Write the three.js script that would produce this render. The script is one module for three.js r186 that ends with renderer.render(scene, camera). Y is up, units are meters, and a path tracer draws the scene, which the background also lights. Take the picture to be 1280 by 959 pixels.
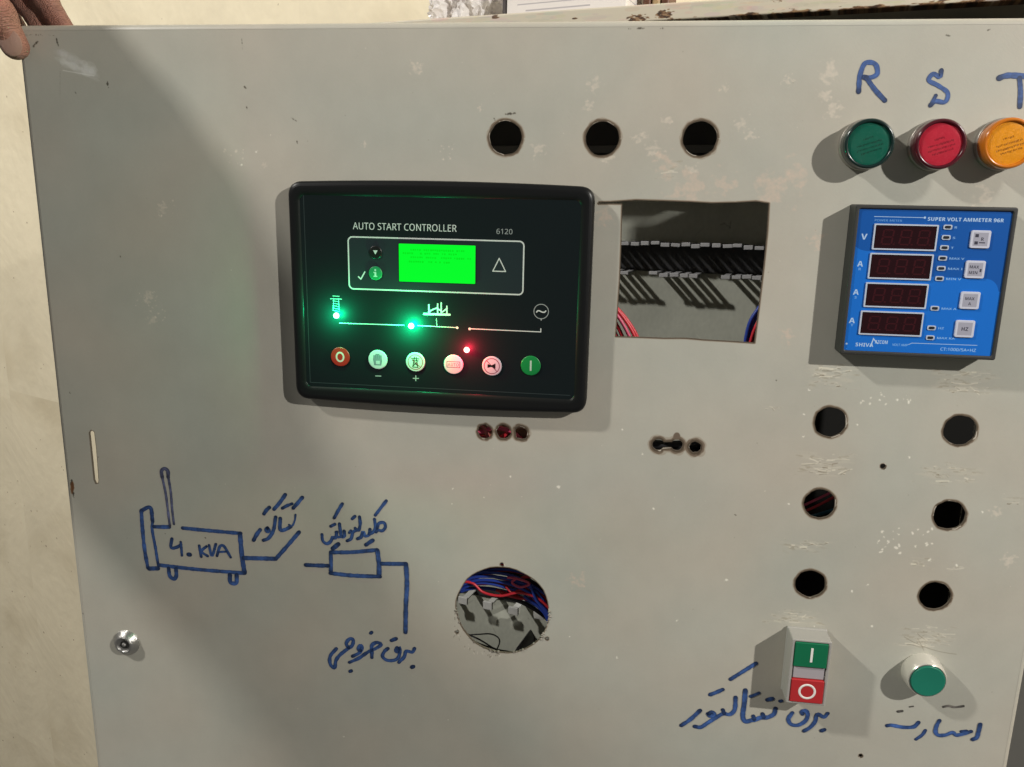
import * as THREE from 'three';
import { RoundedBoxGeometry } from 'three/addons/geometries/RoundedBoxGeometry.js';
import { mergeGeometries } from 'three/addons/utils/BufferGeometryUtils.js';
import { ImprovedNoise } from 'three/addons/math/ImprovedNoise.js';

// ---------------------------------------------------------------- camera, light, exposure
const scene = new THREE.Scene();
const camera = new THREE.PerspectiveCamera(50.36, 1280 / 959, 0.02, 30);
camera.position.set(0.1284, 0.0715, 0.574);
camera.quaternion.setFromRotationMatrix(new THREE.Matrix4().set(
  0.990753, -0.048737, 0.126621, 0,
  0.019337, 0.974450, 0.223773, 0,
  -0.134291, -0.219255, 0.966381, 0,
  0, 0, 0, 1));
camera.updateMatrixWorld(true);
camera.updateProjectionMatrix();

const renderer = new THREE.WebGLRenderer({ antialias: true });
renderer.toneMapping = THREE.LinearToneMapping;
renderer.toneMappingExposure = 1;
renderer.shadowMap.enabled = true;
scene.background = new THREE.Color().setRGB(0.10, 0.096, 0.09);   // the dim, pale room around

function roomLamp(pos, intensity, color, radius) {
  const l = new THREE.PointLight(color, intensity, 0, 2);
  l.position.set(...pos); l.castShadow = true; l.shadow.radius = radius / 0.02;
  scene.add(l);
  return l;
}
const LAMP_A = [1.48, 0.78, 1.06], LAMP_B = [-2.0, 1.78, 1.12];
roomLamp(LAMP_A, 9.8, new THREE.Color().setRGB(1, 0.965, 0.905), 0.02);
roomLamp(LAMP_B, 18, new THREE.Color().setRGB(1, 0.965, 0.905), 0.065);

// ---------------------------------------------------------------- helpers
function rng(seed) { let a = seed >>> 0; return () => { a = (a + 0x6D2B79F5) | 0; let t = Math.imul(a ^ (a >>> 15), 1 | a); t = (t + Math.imul(t ^ (t >>> 7), 61 | t)) ^ t; return ((t ^ (t >>> 14)) >>> 0) / 4294967296; }; }
const perlin = new ImprovedNoise();
const noise = (x, y, z = 0) => perlin.noise(x + 31.7, y + 11.3, z + 5.1);
const fbm = (x, y, z = 0, n = 4) => { let s = 0, a = 0.5; for (let i = 0; i < n; i++) { s += a * noise(x, y, z + i * 7.3); x *= 2.03; y *= 2.03; z *= 2.03; a *= 0.5; } return s; };
const V3 = (x, y, z) => new THREE.Vector3(x, y, z);
const lin = (r, g, b) => new THREE.Color().setRGB(r, g, b);

// measured photograph coordinate -> point of the door's own plane (z metres in front of the door)
function px(u, v, z = 0) {
  const d = V3((u / 1280) * 2 - 1, 1 - (v / 959) * 2, 0.5).unproject(camera).sub(camera.position);
  return camera.position.clone().addScaledVector(d, (z - camera.position.z) / d.z);
}
const names = new Map();
function numbered(n) { const k = names.get(n) ?? 0; names.set(n, k + 1); return k ? n + '_' + String(k).padStart(3, '0') : n; }
function shadows(o) { o.traverse((c) => { if (c.isMesh) { c.castShadow = true; c.receiveShadow = true; } }); return o; }
function thing(name, label, category, pos = [0, 0, 0], group) {
  const g = new THREE.Group(); g.name = numbered(name); g.position.set(...pos);
  g.userData = { label, category }; if (group) g.userData.group = group;
  scene.add(g); return g;
}
function part(name, geo, mat, parent, label) {
  const m = new THREE.Mesh(Array.isArray(geo) ? mergeGeometries(geo.map((q) => q.index ? q.toNonIndexed() : q)) : geo, mat);
  m.name = name; m.castShadow = m.receiveShadow = true;
  if (label) m.userData.label = label;
  parent.add(m); return m;
}
const std = (color, roughness = 0.5, extra = {}) => new THREE.MeshStandardMaterial({ color, roughness, ...extra });
const phys = (color, roughness = 0.5, extra = {}) => new THREE.MeshPhysicalMaterial({ color, roughness, ...extra });
function box(w, h, d, x = 0, y = 0, z = 0, r = 0) {
  const g = r ? new RoundedBoxGeometry(w, h, d, 3, r) : new THREE.BoxGeometry(w, h, d);
  return g.translate(x, y, z);
}
function canvas(w, h) { const c = document.createElement('canvas'); c.width = w; c.height = h; return [c, c.getContext('2d')]; }
function canvasTex(c, srgb = true) {
  const t = new THREE.CanvasTexture(c); if (srgb) t.colorSpace = THREE.SRGBColorSpace;
  t.wrapS = t.wrapT = THREE.ClampToEdgeWrapping; return t;
}
function tube(points, r, seg = 40, rad = 8) { return new THREE.TubeGeometry(new THREE.CatmullRomCurve3(points, false, 'centripetal'), seg, r, rad, false); }
function lathe(profile, seg = 48) { return new THREE.LatheGeometry(profile.map(([r, z]) => new THREE.Vector2(r, z)), seg).rotateX(Math.PI / 2); }   // axis becomes +z
// smooth shape with rounded corners
function roundRect(w, h, r, cx = 0, cy = 0, Path = THREE.Shape) {
  const s = new Path(), x0 = cx - w / 2, x1 = cx + w / 2, y0 = cy - h / 2, y1 = cy + h / 2;
  s.moveTo(x0 + r, y0); s.lineTo(x1 - r, y0); s.absarc(x1 - r, y0 + r, r, -Math.PI / 2, 0);
  s.lineTo(x1, y1 - r); s.absarc(x1 - r, y1 - r, r, 0, Math.PI / 2); s.lineTo(x0 + r, y1); s.absarc(x0 + r, y1 - r, r, Math.PI / 2, Math.PI);
  s.lineTo(x0, y0 + r); s.absarc(x0 + r, y0 + r, r, Math.PI, Math.PI * 1.5); return s;
}
const extrude = (shape, depth, z = 0, bevel = 0, curve = 10) => new THREE.ExtrudeGeometry(shape, bevel ? { depth: depth - bevel, bevelEnabled: true, bevelThickness: bevel, bevelSize: bevel, bevelOffset: -bevel, bevelSegments: 4, curveSegments: curve } : { depth, bevelEnabled: false, curveSegments: curve }).translate(0, 0, z);

// grain for bump maps (tileable enough: periodic in both directions by blending)
function grainTex(size, scale, seed, contrast = 1) {
  const d = new Uint8Array(size * size * 4), k = scale;
  for (let y = 0; y < size; y++) for (let x = 0; x < size; x++) {
    const u = x / size, v = y / size, a = Math.PI * 2;
    const n = fbm(Math.cos(u * a) * k + seed, Math.sin(u * a) * k + Math.cos(v * a) * k, Math.sin(v * a) * k, 3);
    const q = Math.max(0, Math.min(255, 128 + n * 220 * contrast)), i = (y * size + x) * 4;
    d[i] = d[i + 1] = d[i + 2] = q; d[i + 3] = 255;
  }
  const t = new THREE.DataTexture(d, size, size); t.magFilter = THREE.LinearFilter; t.wrapS = t.wrapT = THREE.RepeatWrapping; t.needsUpdate = true; return t;
}
const fineGrain = grainTex(256, 6, 3.1);
const withRepeat = (t, r) => { const c = t.clone(); c.repeat.set(r, r); c.needsUpdate = true; return c; };

function lightBulb(pos, r, label) {
  const b = thing('light_bulb', label, 'light bulb', pos);
  part('bulb_glass', lathe([[0.00001, -r], [r * 0.7, -r * 0.72], [r, 0], [r * 0.72, r * 0.72], [r * 0.45, r * 1.15], [r * 0.42, r * 1.5]], 32).rotateX(-Math.PI / 2), std(lin(0.9, 0.88, 0.82), 0.5, { emissive: lin(1, 0.95, 0.86), emissiveIntensity: 3 }), b);
  part('bulb_base', new THREE.CylinderGeometry(r * 0.43, r * 0.43, r * 0.9, 24).translate(0, r * 1.95, 0), std(lin(0.6, 0.58, 0.55), 0.3, { metalness: 0.8 }), b);
}
// ---------------------------------------------------------------- setting: the wall behind
const OPEN = THREE.MathUtils.degToRad(14), HINGE = V3(0.432, 0, -0.02), BACK = -0.285;
const toCab = (g, lx = 0, y = 0, lz = 0) => { g.rotation.y = -OPEN; g.position.copy(V3(lx, y, lz).applyAxisAngle(V3(0, 1, 0), -OPEN).add(HINGE)); return g; };
{
  const S = 1024, [c, g] = canvas(S, S), im = g.createImageData(S, S);
  for (let y = 0; y < S; y++) for (let x = 0; x < S; x++) {
    const n = fbm(x / 160, y / 160, 1.5, 5), m = fbm(x / 22, y / 30, 9.5, 3), i = (y * S + x) * 4, stain = Math.max(0, fbm(x / 240, y / 180, 22, 3) - 0.05);
    const b = 1 + n * 0.05 + m * 0.02 - stain * 0.16;
    im.data[i] = 230 * b; im.data[i + 1] = 220 * b - stain * 5; im.data[i + 2] = 198 * b - stain * 12; im.data[i + 3] = 255;
  }
  g.putImageData(im, 0, 0);
  const R = rng(71);
  for (let i = 0; i < 90; i++) { g.fillStyle = `rgba(90,70,50,${0.2 + R() * 0.5})`; g.beginPath(); g.ellipse(R() * S, R() * S, 0.6 + R() * 1.4, 0.8 + R() * 2.2, R() * 3, 0, 7); g.fill(); }
  const t = canvasTex(c); t.wrapS = t.wrapT = THREE.RepeatWrapping;
  const geo = new THREE.BoxGeometry(6.4, 4.8, 0.1).translate(-1.8, 0.0, -0.05);
  const uv = geo.attributes.uv; for (let i = 0; i < uv.count; i++) uv.setXY(i, uv.getX(i) * 6.4, uv.getY(i) * 4.8);
  const wall = new THREE.Mesh(geo, std(lin(1.24, 1.22, 1.13), 0.85, { map: t, bumpMap: withRepeat(grainTex(256, 3, 8.2), 2), bumpScale: 0.0012 }));
  wall.name = 'wall'; wall.userData = { kind: 'structure', label: 'cream painted plaster wall behind the grey cabinet door', category: 'wall' };
  toCab(wall, 0.02, 0, BACK - 0.03); wall.rotation.y = -THREE.MathUtils.degToRad(24); scene.add(shadows(wall));   // the cabinet stands askew to the wall
}

// ---------------------------------------------------------------- the cabinet behind the door
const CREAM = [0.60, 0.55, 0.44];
function railTexture() {
  const W = 2048, H = 64, [c, g] = canvas(W, H), R = rng(9);
  g.fillStyle = 'rgb(226,216,194)'; g.fillRect(0, 0, W, H);
  for (let i = 0; i < 260; i++) { g.fillStyle = `rgba(${190 + R() * 50},${180 + R() * 40},${160 + R() * 40},.25)`; g.beginPath(); g.ellipse(R() * W, R() * H, 4 + R() * 26, 2 + R() * 7, 0, 0, 7); g.fill(); }
  const im = g.getImageData(0, 0, W, H), spots = [[0.585, 0.8, 26, 20], [0.612, 0.62, 22, 22], [0.72, 0.14, 18, 14], [0.43, 0.15, 14, 10], [0.36, 0.4, 6, 6], [0.52, 0.55, 7, 5]];
  for (let y = 0; y < H; y++) for (let x = 0; x < W; x++) {       // u runs from the free side (0) to the hinge (1), the last rows are the lower edge
    const u = x / W, e = Math.max(0, (y - H * 0.55) / (H * 0.45)), zone = Math.max(0, Math.min(1, (u - 0.62) / 0.12)) * (0.5 + 0.5 * noise(u * 26, 3));
    let k = fbm(x / 26, y / 11, 4, 4) * 1.15 + (e * 1.15 - 0.72) * 1.0 + (zone - 0.62) * 0.62;
    for (const [a, b, w, h] of spots) { const d = Math.hypot((x - a * W) / w, (y - b * H) / h); if (d < 1.4) k = Math.max(k, 0.6 - d * 0.8 + fbm(x / 9, y / 7, 2, 3) * 0.9); }
    if (k > 0) { const t = Math.min(1, k * 9), q = fbm(x / 14, y / 9, 17, 3), c3 = q > 0.08 ? [166, 134, 100] : q > -0.1 ? [118, 86, 62] : [74, 56, 43], i = (y * W + x) * 4; for (let n = 0; n < 3; n++) im.data[i + n] += (c3[n] - im.data[i + n]) * t; }
  }
  g.putImageData(im, 0, 0);
  return canvasTex(c);
}
{
  const cab = thing('electrical_cabinet', 'cream sheet metal cabinet behind the grey door with rust chips along its top rail', 'electrical cabinet');
  toCab(cab);
  const W = 0.75, T = 0.214, B = -0.66, D = -BACK;
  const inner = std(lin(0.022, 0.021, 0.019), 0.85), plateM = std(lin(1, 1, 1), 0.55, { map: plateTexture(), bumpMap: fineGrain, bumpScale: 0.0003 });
  const geo = new RoundedBoxGeometry(W, 0.0125, 0.016, 3, 0.0015).translate(-W / 2, T - 0.00625, -0.008);
  const p = geo.attributes.position, uv = geo.attributes.uv;
  for (let i = 0; i < p.count; i++) uv.setXY(i, (p.getX(i) + W) / W, (p.getY(i) - T + 0.0125) / 0.0125);
  part('top_rail', geo, std(lin(0.82, 0.82, 0.82), 0.45, { map: railTexture() }), cab);
  part('top_panel', box(W, 0.003, D - 0.016, -W / 2, T - 0.0025, -(D + 0.016) / 2), std(lin(...CREAM), 0.5), cab);
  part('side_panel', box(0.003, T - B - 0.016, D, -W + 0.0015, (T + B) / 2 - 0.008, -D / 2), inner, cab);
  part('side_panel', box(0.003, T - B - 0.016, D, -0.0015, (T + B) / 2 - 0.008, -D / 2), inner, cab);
  part('front_flange', box(0.018, T - B - 0.02, 0.003, -W + 0.0125, (T + B) / 2 - 0.008, -0.0045), std(lin(...CREAM), 0.5), cab);
  part('front_flange', box(0.018, T - B - 0.02, 0.003, -0.0125, (T + B) / 2 - 0.008, -0.0045), std(lin(...CREAM), 0.5), cab);
  part('hinge_post', box(0.075, T - B - 0.05, 0.03, 0.04, (T + B) / 2 - 0.03, -0.03, 0.002), std(lin(0.17, 0.165, 0.15), 0.5), cab);
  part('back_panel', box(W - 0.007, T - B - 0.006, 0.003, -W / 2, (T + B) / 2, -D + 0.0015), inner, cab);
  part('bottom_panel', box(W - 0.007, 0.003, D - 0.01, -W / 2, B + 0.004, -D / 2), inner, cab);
  part('mounting_plate', box(0.50, T - B - 0.06, 0.003, -0.47, (T + B) / 2, PLATE() - 0.0015), plateM, cab);
  shadows(cab);
}
function plateTexture() {
  const S = 768, [c, g] = canvas(S, S), im = g.createImageData(S, S), R = rng(33);
  for (let y = 0; y < S; y++) for (let x = 0; x < S; x++) { const i = (y * S + x) * 4, k = 1 + fbm(x / 120, y / 90, 3, 5) * 0.16 + noise(x / 5, y / 5, 8) * 0.03; im.data[i] = 178 * k; im.data[i + 1] = 180 * k; im.data[i + 2] = 168 * k; im.data[i + 3] = 255; }
  g.putImageData(im, 0, 0);
  for (let i = 0; i < 260; i++) { g.strokeStyle = R() < 0.5 ? 'rgba(90,88,78,.4)' : 'rgba(214,214,204,.4)'; g.lineWidth = 0.4 + R(); const x = R() * S, y = R() * S; g.beginPath(); g.moveTo(x, y); g.lineTo(x + (R() - 0.5) * 30, y + (R() - 0.5) * 18); g.stroke(); }
  return canvasTex(c);
}
function PLATE() { return -0.21; }
// photograph coordinate -> cabinet-local point on the plane lz
function inCab(u, v, lz) {
  const o = camera.position.clone().sub(HINGE).applyAxisAngle(V3(0, 1, 0), OPEN), d = V3((u / 1280) * 2 - 1, 1 - (v / 959) * 2, 0.5).unproject(camera).sub(camera.position).applyAxisAngle(V3(0, 1, 0), OPEN);
  return o.addScaledVector(d, (lz - o.z) / d.z);
}

// ---------------------------------------------------------------- what stands in the cabinet: slotted trunking, wires
const ductGrey = std(lin(0.42, 0.42, 0.43), 0.5), ductDark = std(lin(0.03, 0.03, 0.032), 0.6);
function duct(name, label, left, right, nTop, nBottom, hgt, opts) {
  const { pitch, tip, skip = [], rows = 2, seed = 1, from = 0, count, mat = ductGrey } = opts;
  const at = left.clone().setZ(PLATE());
  const dir = right.clone().sub(left).setZ(0), ang = Math.atan2(dir.y, dir.x);
  const d = thing(name, label, 'wiring duct'); toCab(d, at.x, at.y, at.z); d.rotateZ(ang);
  const R = rng(seed), L = pitch * count;
  part('duct_base', box(L, rows === 2 ? opts.gap : 0.012, 0.002, from * pitch + L / 2 - pitch / 2, rows === 2 ? -opts.gap / 2 : 0, 0.0012), ductDark, d);
  for (let row = 0; row < rows; row++) for (let i = 0; i < count; i++) {
    const x = (i + from) * pitch, y = row ? -opts.gap : 0;
    if (skip.includes(row + ':' + (i + from))) continue;
    const w = (tip[0]) * (0.94 + R() * 0.1), stem = box(w * 0.62, 0.0016, hgt - 0.003, 0, 0, (hgt - 0.003) / 2), head = box(w, tip[1] * (0.9 + R() * 0.2), 0.0035, 0, 0, hgt - 0.0015, 0.0006);
    const m = part('finger', [stem, head], mat, d);
    m.position.set(x + (R() - 0.5) * pitch * 0.06, y + (R() - 0.5) * 0.0006, 0); m.rotation.set((R() - 0.5) * 0.05, (R() - 0.5) * 0.05, (R() - 0.5) * 0.12);
  }
  return d;
}
{
  const h = 0.036, z = PLATE() + h;
  const a = inCab(782, 304, z), b = inCab(949, 309, z), lower = inCab(782, 341, z);
  duct('wiring_duct', 'slotted wiring duct with two rows of grey fingers seen through the square cutout', a, b, 0, 0, h, { pitch: a.distanceTo(b) / 13, tip: [0.0088, 0.0038], gap: a.y - lower.y, skip: ['1:1', '1:2', '1:8', '1:9'], seed: 4, from: -4, count: 21 });
  const h2 = 0.034, z2 = PLATE() + h2, c = inCab(579, 752, z2), e = inCab(641, 764, z2);
  duct('wiring_duct', 'slotted wiring duct with wide pale fingers seen through the round cutout', c, e, 0, 0, h2, { pitch: c.distanceTo(e) / 2, tip: [0.0125, 0.009], rows: 1, mat: std(lin(0.6, 0.6, 0.58), 0.5), seed: 8, from: -1, count: 6 });
  const h3 = 0.05, p3 = inCab(440, 182, PLATE() + h3), q3 = inCab(920, 182, PLATE() + h3);
  const t = thing('cable_trunking', 'black cable trunking with a grey strip behind the row of three round holes', 'trunking'); toCab(t, p3.x, p3.y, PLATE());
  part('trough', box(q3.x - p3.x + 0.06, 0.062, h3 - 0.004, (q3.x - p3.x) / 2, 0, (h3 - 0.004) / 2, 0.0015), ductDark, t);
  part('lid', box(q3.x - p3.x + 0.05, 0.0075, 0.004, (q3.x - p3.x) / 2, -0.0045, h3 - 0.001, 0.001), std(lin(0.14, 0.14, 0.14), 0.5), t);
}
const wireRed = phys(lin(0.62, 0.03, 0.045), 0.38), wireBlue = phys(lin(0.022, 0.055, 0.34), 0.36), wireBlack = phys(lin(0.02, 0.02, 0.022), 0.45), wirePink = phys(lin(0.65, 0.08, 0.16), 0.4), wireBrown = phys(lin(0.22, 0.10, 0.06), 0.45);
function wires(label, list, z, category = 'wire bundle') {
  const g = thing('wire_bundle', label, category);
  const first = px(...list[0][1][0], z); g.position.copy(first);
  list.forEach(([m, pts, r = 0.0011, dz = 0], i) => {
    const P = pts.map(([u, v, k = 0]) => px(u, v, z + dz + k).sub(first));
    part('wire', tube(P, r, 48, 8), m, g);
  });
  return g;
}
wires('thick bunch of blue and red wires across the top of the round cutout', [
  [wireBlue, [[540, 760], [588, 736], [640, 742], [690, 768]], 0.0014, -0.010], [wireBlack, [[540, 752], [588, 728], [640, 734], [690, 758], [706, 790]], 0.0018, -0.011], [wireBlue, [[545, 740], [592, 719], [640, 727], [690, 752]], 0.0015, -0.010],
  [wireBlack, [[545, 735], [600, 712], [650, 720], [690, 745]], 0.002, -0.012], [wireRed, [[555, 728], [620, 708], [670, 722], [700, 750]], 0.0015, -0.009], [wireBlue, [[560, 722], [622, 704], [668, 716], [700, 744]], 0.0015, -0.006], [wireBlack, [[600, 742], [650, 752], [690, 780], [704, 812]], 0.0018, -0.010],
  [wireRed, [[655, 735], [680, 752], [694, 775], [702, 800]], 0.0013, -0.003], [wireBlue, [[655, 745], [680, 766], [690, 790], [696, 812]], 0.0014, 0.001],
  [wireRed, [[545, 738], [590, 712], [640, 708], [690, 728], [720, 760]], 0.0012, -0.004],
  [wireRed, [[545, 745], [600, 716], [650, 716], [695, 742], [715, 790]], 0.0012, -0.006],
  [wireRed, [[560, 740], [605, 720], [640, 725], [668, 722], [705, 760]], 0.0012, -0.001],
  [wireBlue, [[550, 740], [590, 718], [640, 720], [690, 748]], 0.0012, 0.001],
  [wireBlue, [[550, 744], [592, 722], [640, 725], [672, 742], [705, 800]], 0.0013, 0.003],
  [wireBlue, [[548, 747], [594, 726], [636, 730], [668, 746], [692, 782], [700, 810]], 0.0013, 0.004],
  [wireBlue, [[550, 735], [610, 713], [650, 715], [690, 735]], 0.0012, -0.003],
  [wireBlue, [[548, 752], [598, 729], [640, 737], [664, 745], [688, 776], [695, 800]], 0.0013, 0.002],
  [wireRed, [[550, 728], [590, 729], [603, 740], [625, 745], [648, 741], [672, 748], [700, 775]], 0.0011, 0.005],
  [wireRed, [[560, 722], [594, 730], [625, 730], [645, 738], [670, 740], [700, 765]], 0.0011, 0.000],
  [wireRed, [[632, 733], [640, 741], [652, 738], [675, 752], [705, 790]], 0.0011, 0.003],
  [wirePink, [[634, 722], [648, 724], [662, 730], [650, 734], [640, 728], [646, 723]], 0.001, 0.007],
  [wireRed, [[660, 728], [676, 742], [690, 765], [700, 790]], 0.0012, 0.000],
  [wireBlue, [[662, 730], [672, 752], [684, 765], [694, 785]], 0.0013, 0.006],
  [wireRed, [[625, 742], [650, 748], [668, 750], [690, 770]], 0.0012, -0.003],
  [wireRed, [[620, 738], [645, 745], [665, 752], [690, 768]], 0.0012, -0.005],
], -0.022);
wires('loose thin black wire curling at the bottom of the round cutout', [
  [wireBlack, [[560, 770], [580, 790], [600, 800], [618, 811], [640, 822]], 0.0007],
  [wireBlack, [[585, 794], [600, 793], [615, 793], [624, 799], [622, 810], [615, 815]], 0.0006, 0.002],
  [wireBlack, [[560, 786], [600, 805], [622, 812], [650, 817]], 0.0007, -0.001],
], -0.05, 'wire');
wires('three red wires bending down at the left of the square cutout', [
  [wireRed, [[752, 370], [768, 384], [780, 398], [792, 418], [799, 440]], 0.0013],
  [wirePink, [[752, 374], [768, 390], [778, 404], [788, 424], [794, 444]], 0.0013, 0.002],
  [wireRed, [[750, 382], [764, 395], [772, 408], [780, 426], [786, 446]], 0.0014, -0.001],
  [wireRed, [[748, 390], [760, 402], [768, 414], [774, 430], [778, 446]], 0.0014, -0.003],
  [wireRed, [[757, 372], [772, 386], [784, 400], [796, 420], [802, 440]], 0.0013, -0.003],
], -0.03);
wires('blue wire and red wire at the lower right corner of the square cutout', [
  [wireBlue, [[960, 370], [948, 386], [938, 402], [932, 426], [930, 445]], 0.0014],
  [wireBlue, [[963, 375], [950, 390], [941, 406], [935, 428], [933, 445]], 0.0012, -0.002],
  [wireRed, [[966, 388], [951, 398], [944, 410], [938, 428], [936, 445]], 0.0012],
  [wireBrown, [[966, 396], [953, 406], [946, 416], [941, 430], [939, 446]], 0.0012, -0.001],
], -0.02);
wires('pink wire crossing the middle left small round hole', [
  [wirePink, [[1000, 634], [1015, 627], [1030, 620], [1050, 610]], 0.001],
  [wireRed, [[1000, 642], [1018, 634], [1034, 626], [1052, 616]], 0.001, -0.003],
  [phys(lin(0.02, 0.12, 0.2), 0.4), [[1000, 648], [1020, 644], [1040, 638], [1052, 634]], 0.0013, -0.008],
], -0.016, 'wire');
wires('black cables running right behind the joined triple slot', [
  [wireBlack, [[795, 553], [822, 556], [846, 557], [875, 552], [900, 540]], 0.0036],
  [wireBlack, [[800, 563], [824, 560], [850, 563], [880, 566], [900, 575]], 0.0036, -0.003],
  [wireBrown, [[850, 575], [866, 560], [880, 548], [890, 530]], 0.003, -0.006],
], -0.011, 'cable');
wires('red wires right behind the left triple slot', [
  [wireBrown, [[575, 536], [606, 540], [640, 541], [675, 545]], 0.0062, -0.009],
  [wirePink, [[585, 532], [602, 540], [615, 535], [640, 540], [660, 560]], 0.0017],
  [wireRed, [[585, 545], [606, 546], [622, 549], [640, 536]], 0.0015, -0.002],
  [phys(lin(0.5, 0.12, 0.12), 0.5), [[590, 525], [604, 534], [612, 550]], 0.0015, 0.0005],
], -0.008, 'wire');
{
  const k = inCab(648, 812, PLATE() + 0.04), clip = thing('cable_clip', 'small black plastic cable mount at the bottom edge of the round cutout', 'cable clip'); toCab(clip, k.x, k.y - 0.004, PLATE());
  const s = new THREE.Shape(); s.moveTo(-0.007, -0.008); s.lineTo(0.008, -0.008); s.quadraticCurveTo(0.006, 0.004, 0.0008, 0.0095); s.quadraticCurveTo(-0.004, 0.006, -0.007, -0.008);
  part('clip_body', extrude(s, 0.04, 0, 0.001), wireBlack, clip);
}

// ---------------------------------------------------------------- the door
const DX0 = -0.3112, DX1 = 0.4318, DY0 = -0.60, DY1 = 0.1845, FOLD = 0.0042;
const ringPts = (cx, cy, r, n, jitter, seed) => { const R = rng(seed), o = []; for (let i = 0; i < n; i++) { const a = i / n * Math.PI * 2, q = r * (1 + jitter * (noise(Math.cos(a) * 2.2 + seed * 3.3, Math.sin(a) * 2.2, seed) * 1.3 + (R() - 0.5) * 0.35)); o.push(new THREE.Vector2(cx + Math.cos(a) * q, cy + Math.sin(a) * q)); } return o; };
const holes = [];      // {pts, rim}
const hole = (u, v, r, jit = 0.04, seed = 1, rim = 0.0011) => { const p = px(u, v); holes.push({ pts: ringPts(p.x, p.y, r, 44, jit, seed), rim, round: true }); };
[[632, 172], [753, 173], [875, 173]].forEach(([u, v], i) => hole(u, v, 0.0111, 0.035, 11 + i, 0.0016));
[[1038, 528], [1200, 538], [1025, 630], [1187, 644], [1013, 730], [1169, 745]].forEach(([u, v], i) => hole(u, v, 0.0107, 0.045, 21 + i, 0.0013));
hole(628, 763, 0.0364, 0.02, 41, 0.0006);
[[627.5, 706, 0.0015], [571, 790, 0.0014], [684, 798.5, 0.0014], [1104, 583, 0.0019], [1076, 945, 0.0015]].forEach(([u, v, r], i) => hole(u, v, r, 0.08, 51 + i, 0.0004));
// triple slots
hole(606, 540, 0.0053, 0.07, 61, 0.0014); hole(629.5, 540, 0.0052, 0.08, 62, 0.0016); hole(651.5, 541.5, 0.0047, 0.12, 63, 0.0019);
{
  const c1 = px(823, 556), c2 = px(846, 556.5), r = 0.0042, w = 0.0021, pts = [];       // two holes joined by a sawn slot
  for (let i = 0; i <= 20; i++) { const a = 0.53 + (i / 20) * (2 * Math.PI - 1.06); pts.push(new THREE.Vector2(c1.x + Math.cos(a) * r * (1 + noise(a * 2, 4) * 0.1), c1.y + Math.sin(a) * r)); }
  for (let i = 0; i <= 20; i++) { const a = Math.PI + 0.53 + (i / 20) * (2 * Math.PI - 1.06); pts.push(new THREE.Vector2(c2.x + Math.cos(a) * r * (1 + noise(a * 2, 8) * 0.1), c2.y + Math.sin(a) * r)); }
  holes.push({ pts, rim: 0.0024, round: true });
  hole(869, 559, 0.0041, 0.08, 65, 0.0027);
}
{
  // square cutout with a saw cut running off its upper left corner
  const e = [[748, 253.2], [764, 252.6], [778, 251.6], [795, 250.4], [830, 251.4], [862, 252.6], [890, 254.2], [920, 253.4], [945, 252], [961, 254.4], [959, 290], [955, 330], [950, 372], [946, 405], [943, 428.5], [915, 426.6], [880, 424.6], [856, 422.4], [830, 422.6], [800, 421.4], [770, 420.5], [772, 395], [775, 350], [777, 300], [778, 254.6], [764, 254.4], [748, 254.6]];
  holes.push({ pts: e.map(([u, v]) => { const p = px(u, v); return new THREE.Vector2(p.x, p.y); }), rim: 0.0008 });
}
{
  const e = [[111.5, 541], [114, 538], [117.5, 540], [120, 560], [123, 600], [122.5, 604], [119.5, 604.5], [117.5, 600], [114, 565]];
  holes.push({ pts: e.map(([u, v]) => { const p = px(u, v); return new THREE.Vector2(p.x, p.y); }), rim: 0.0004 });
}
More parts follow.
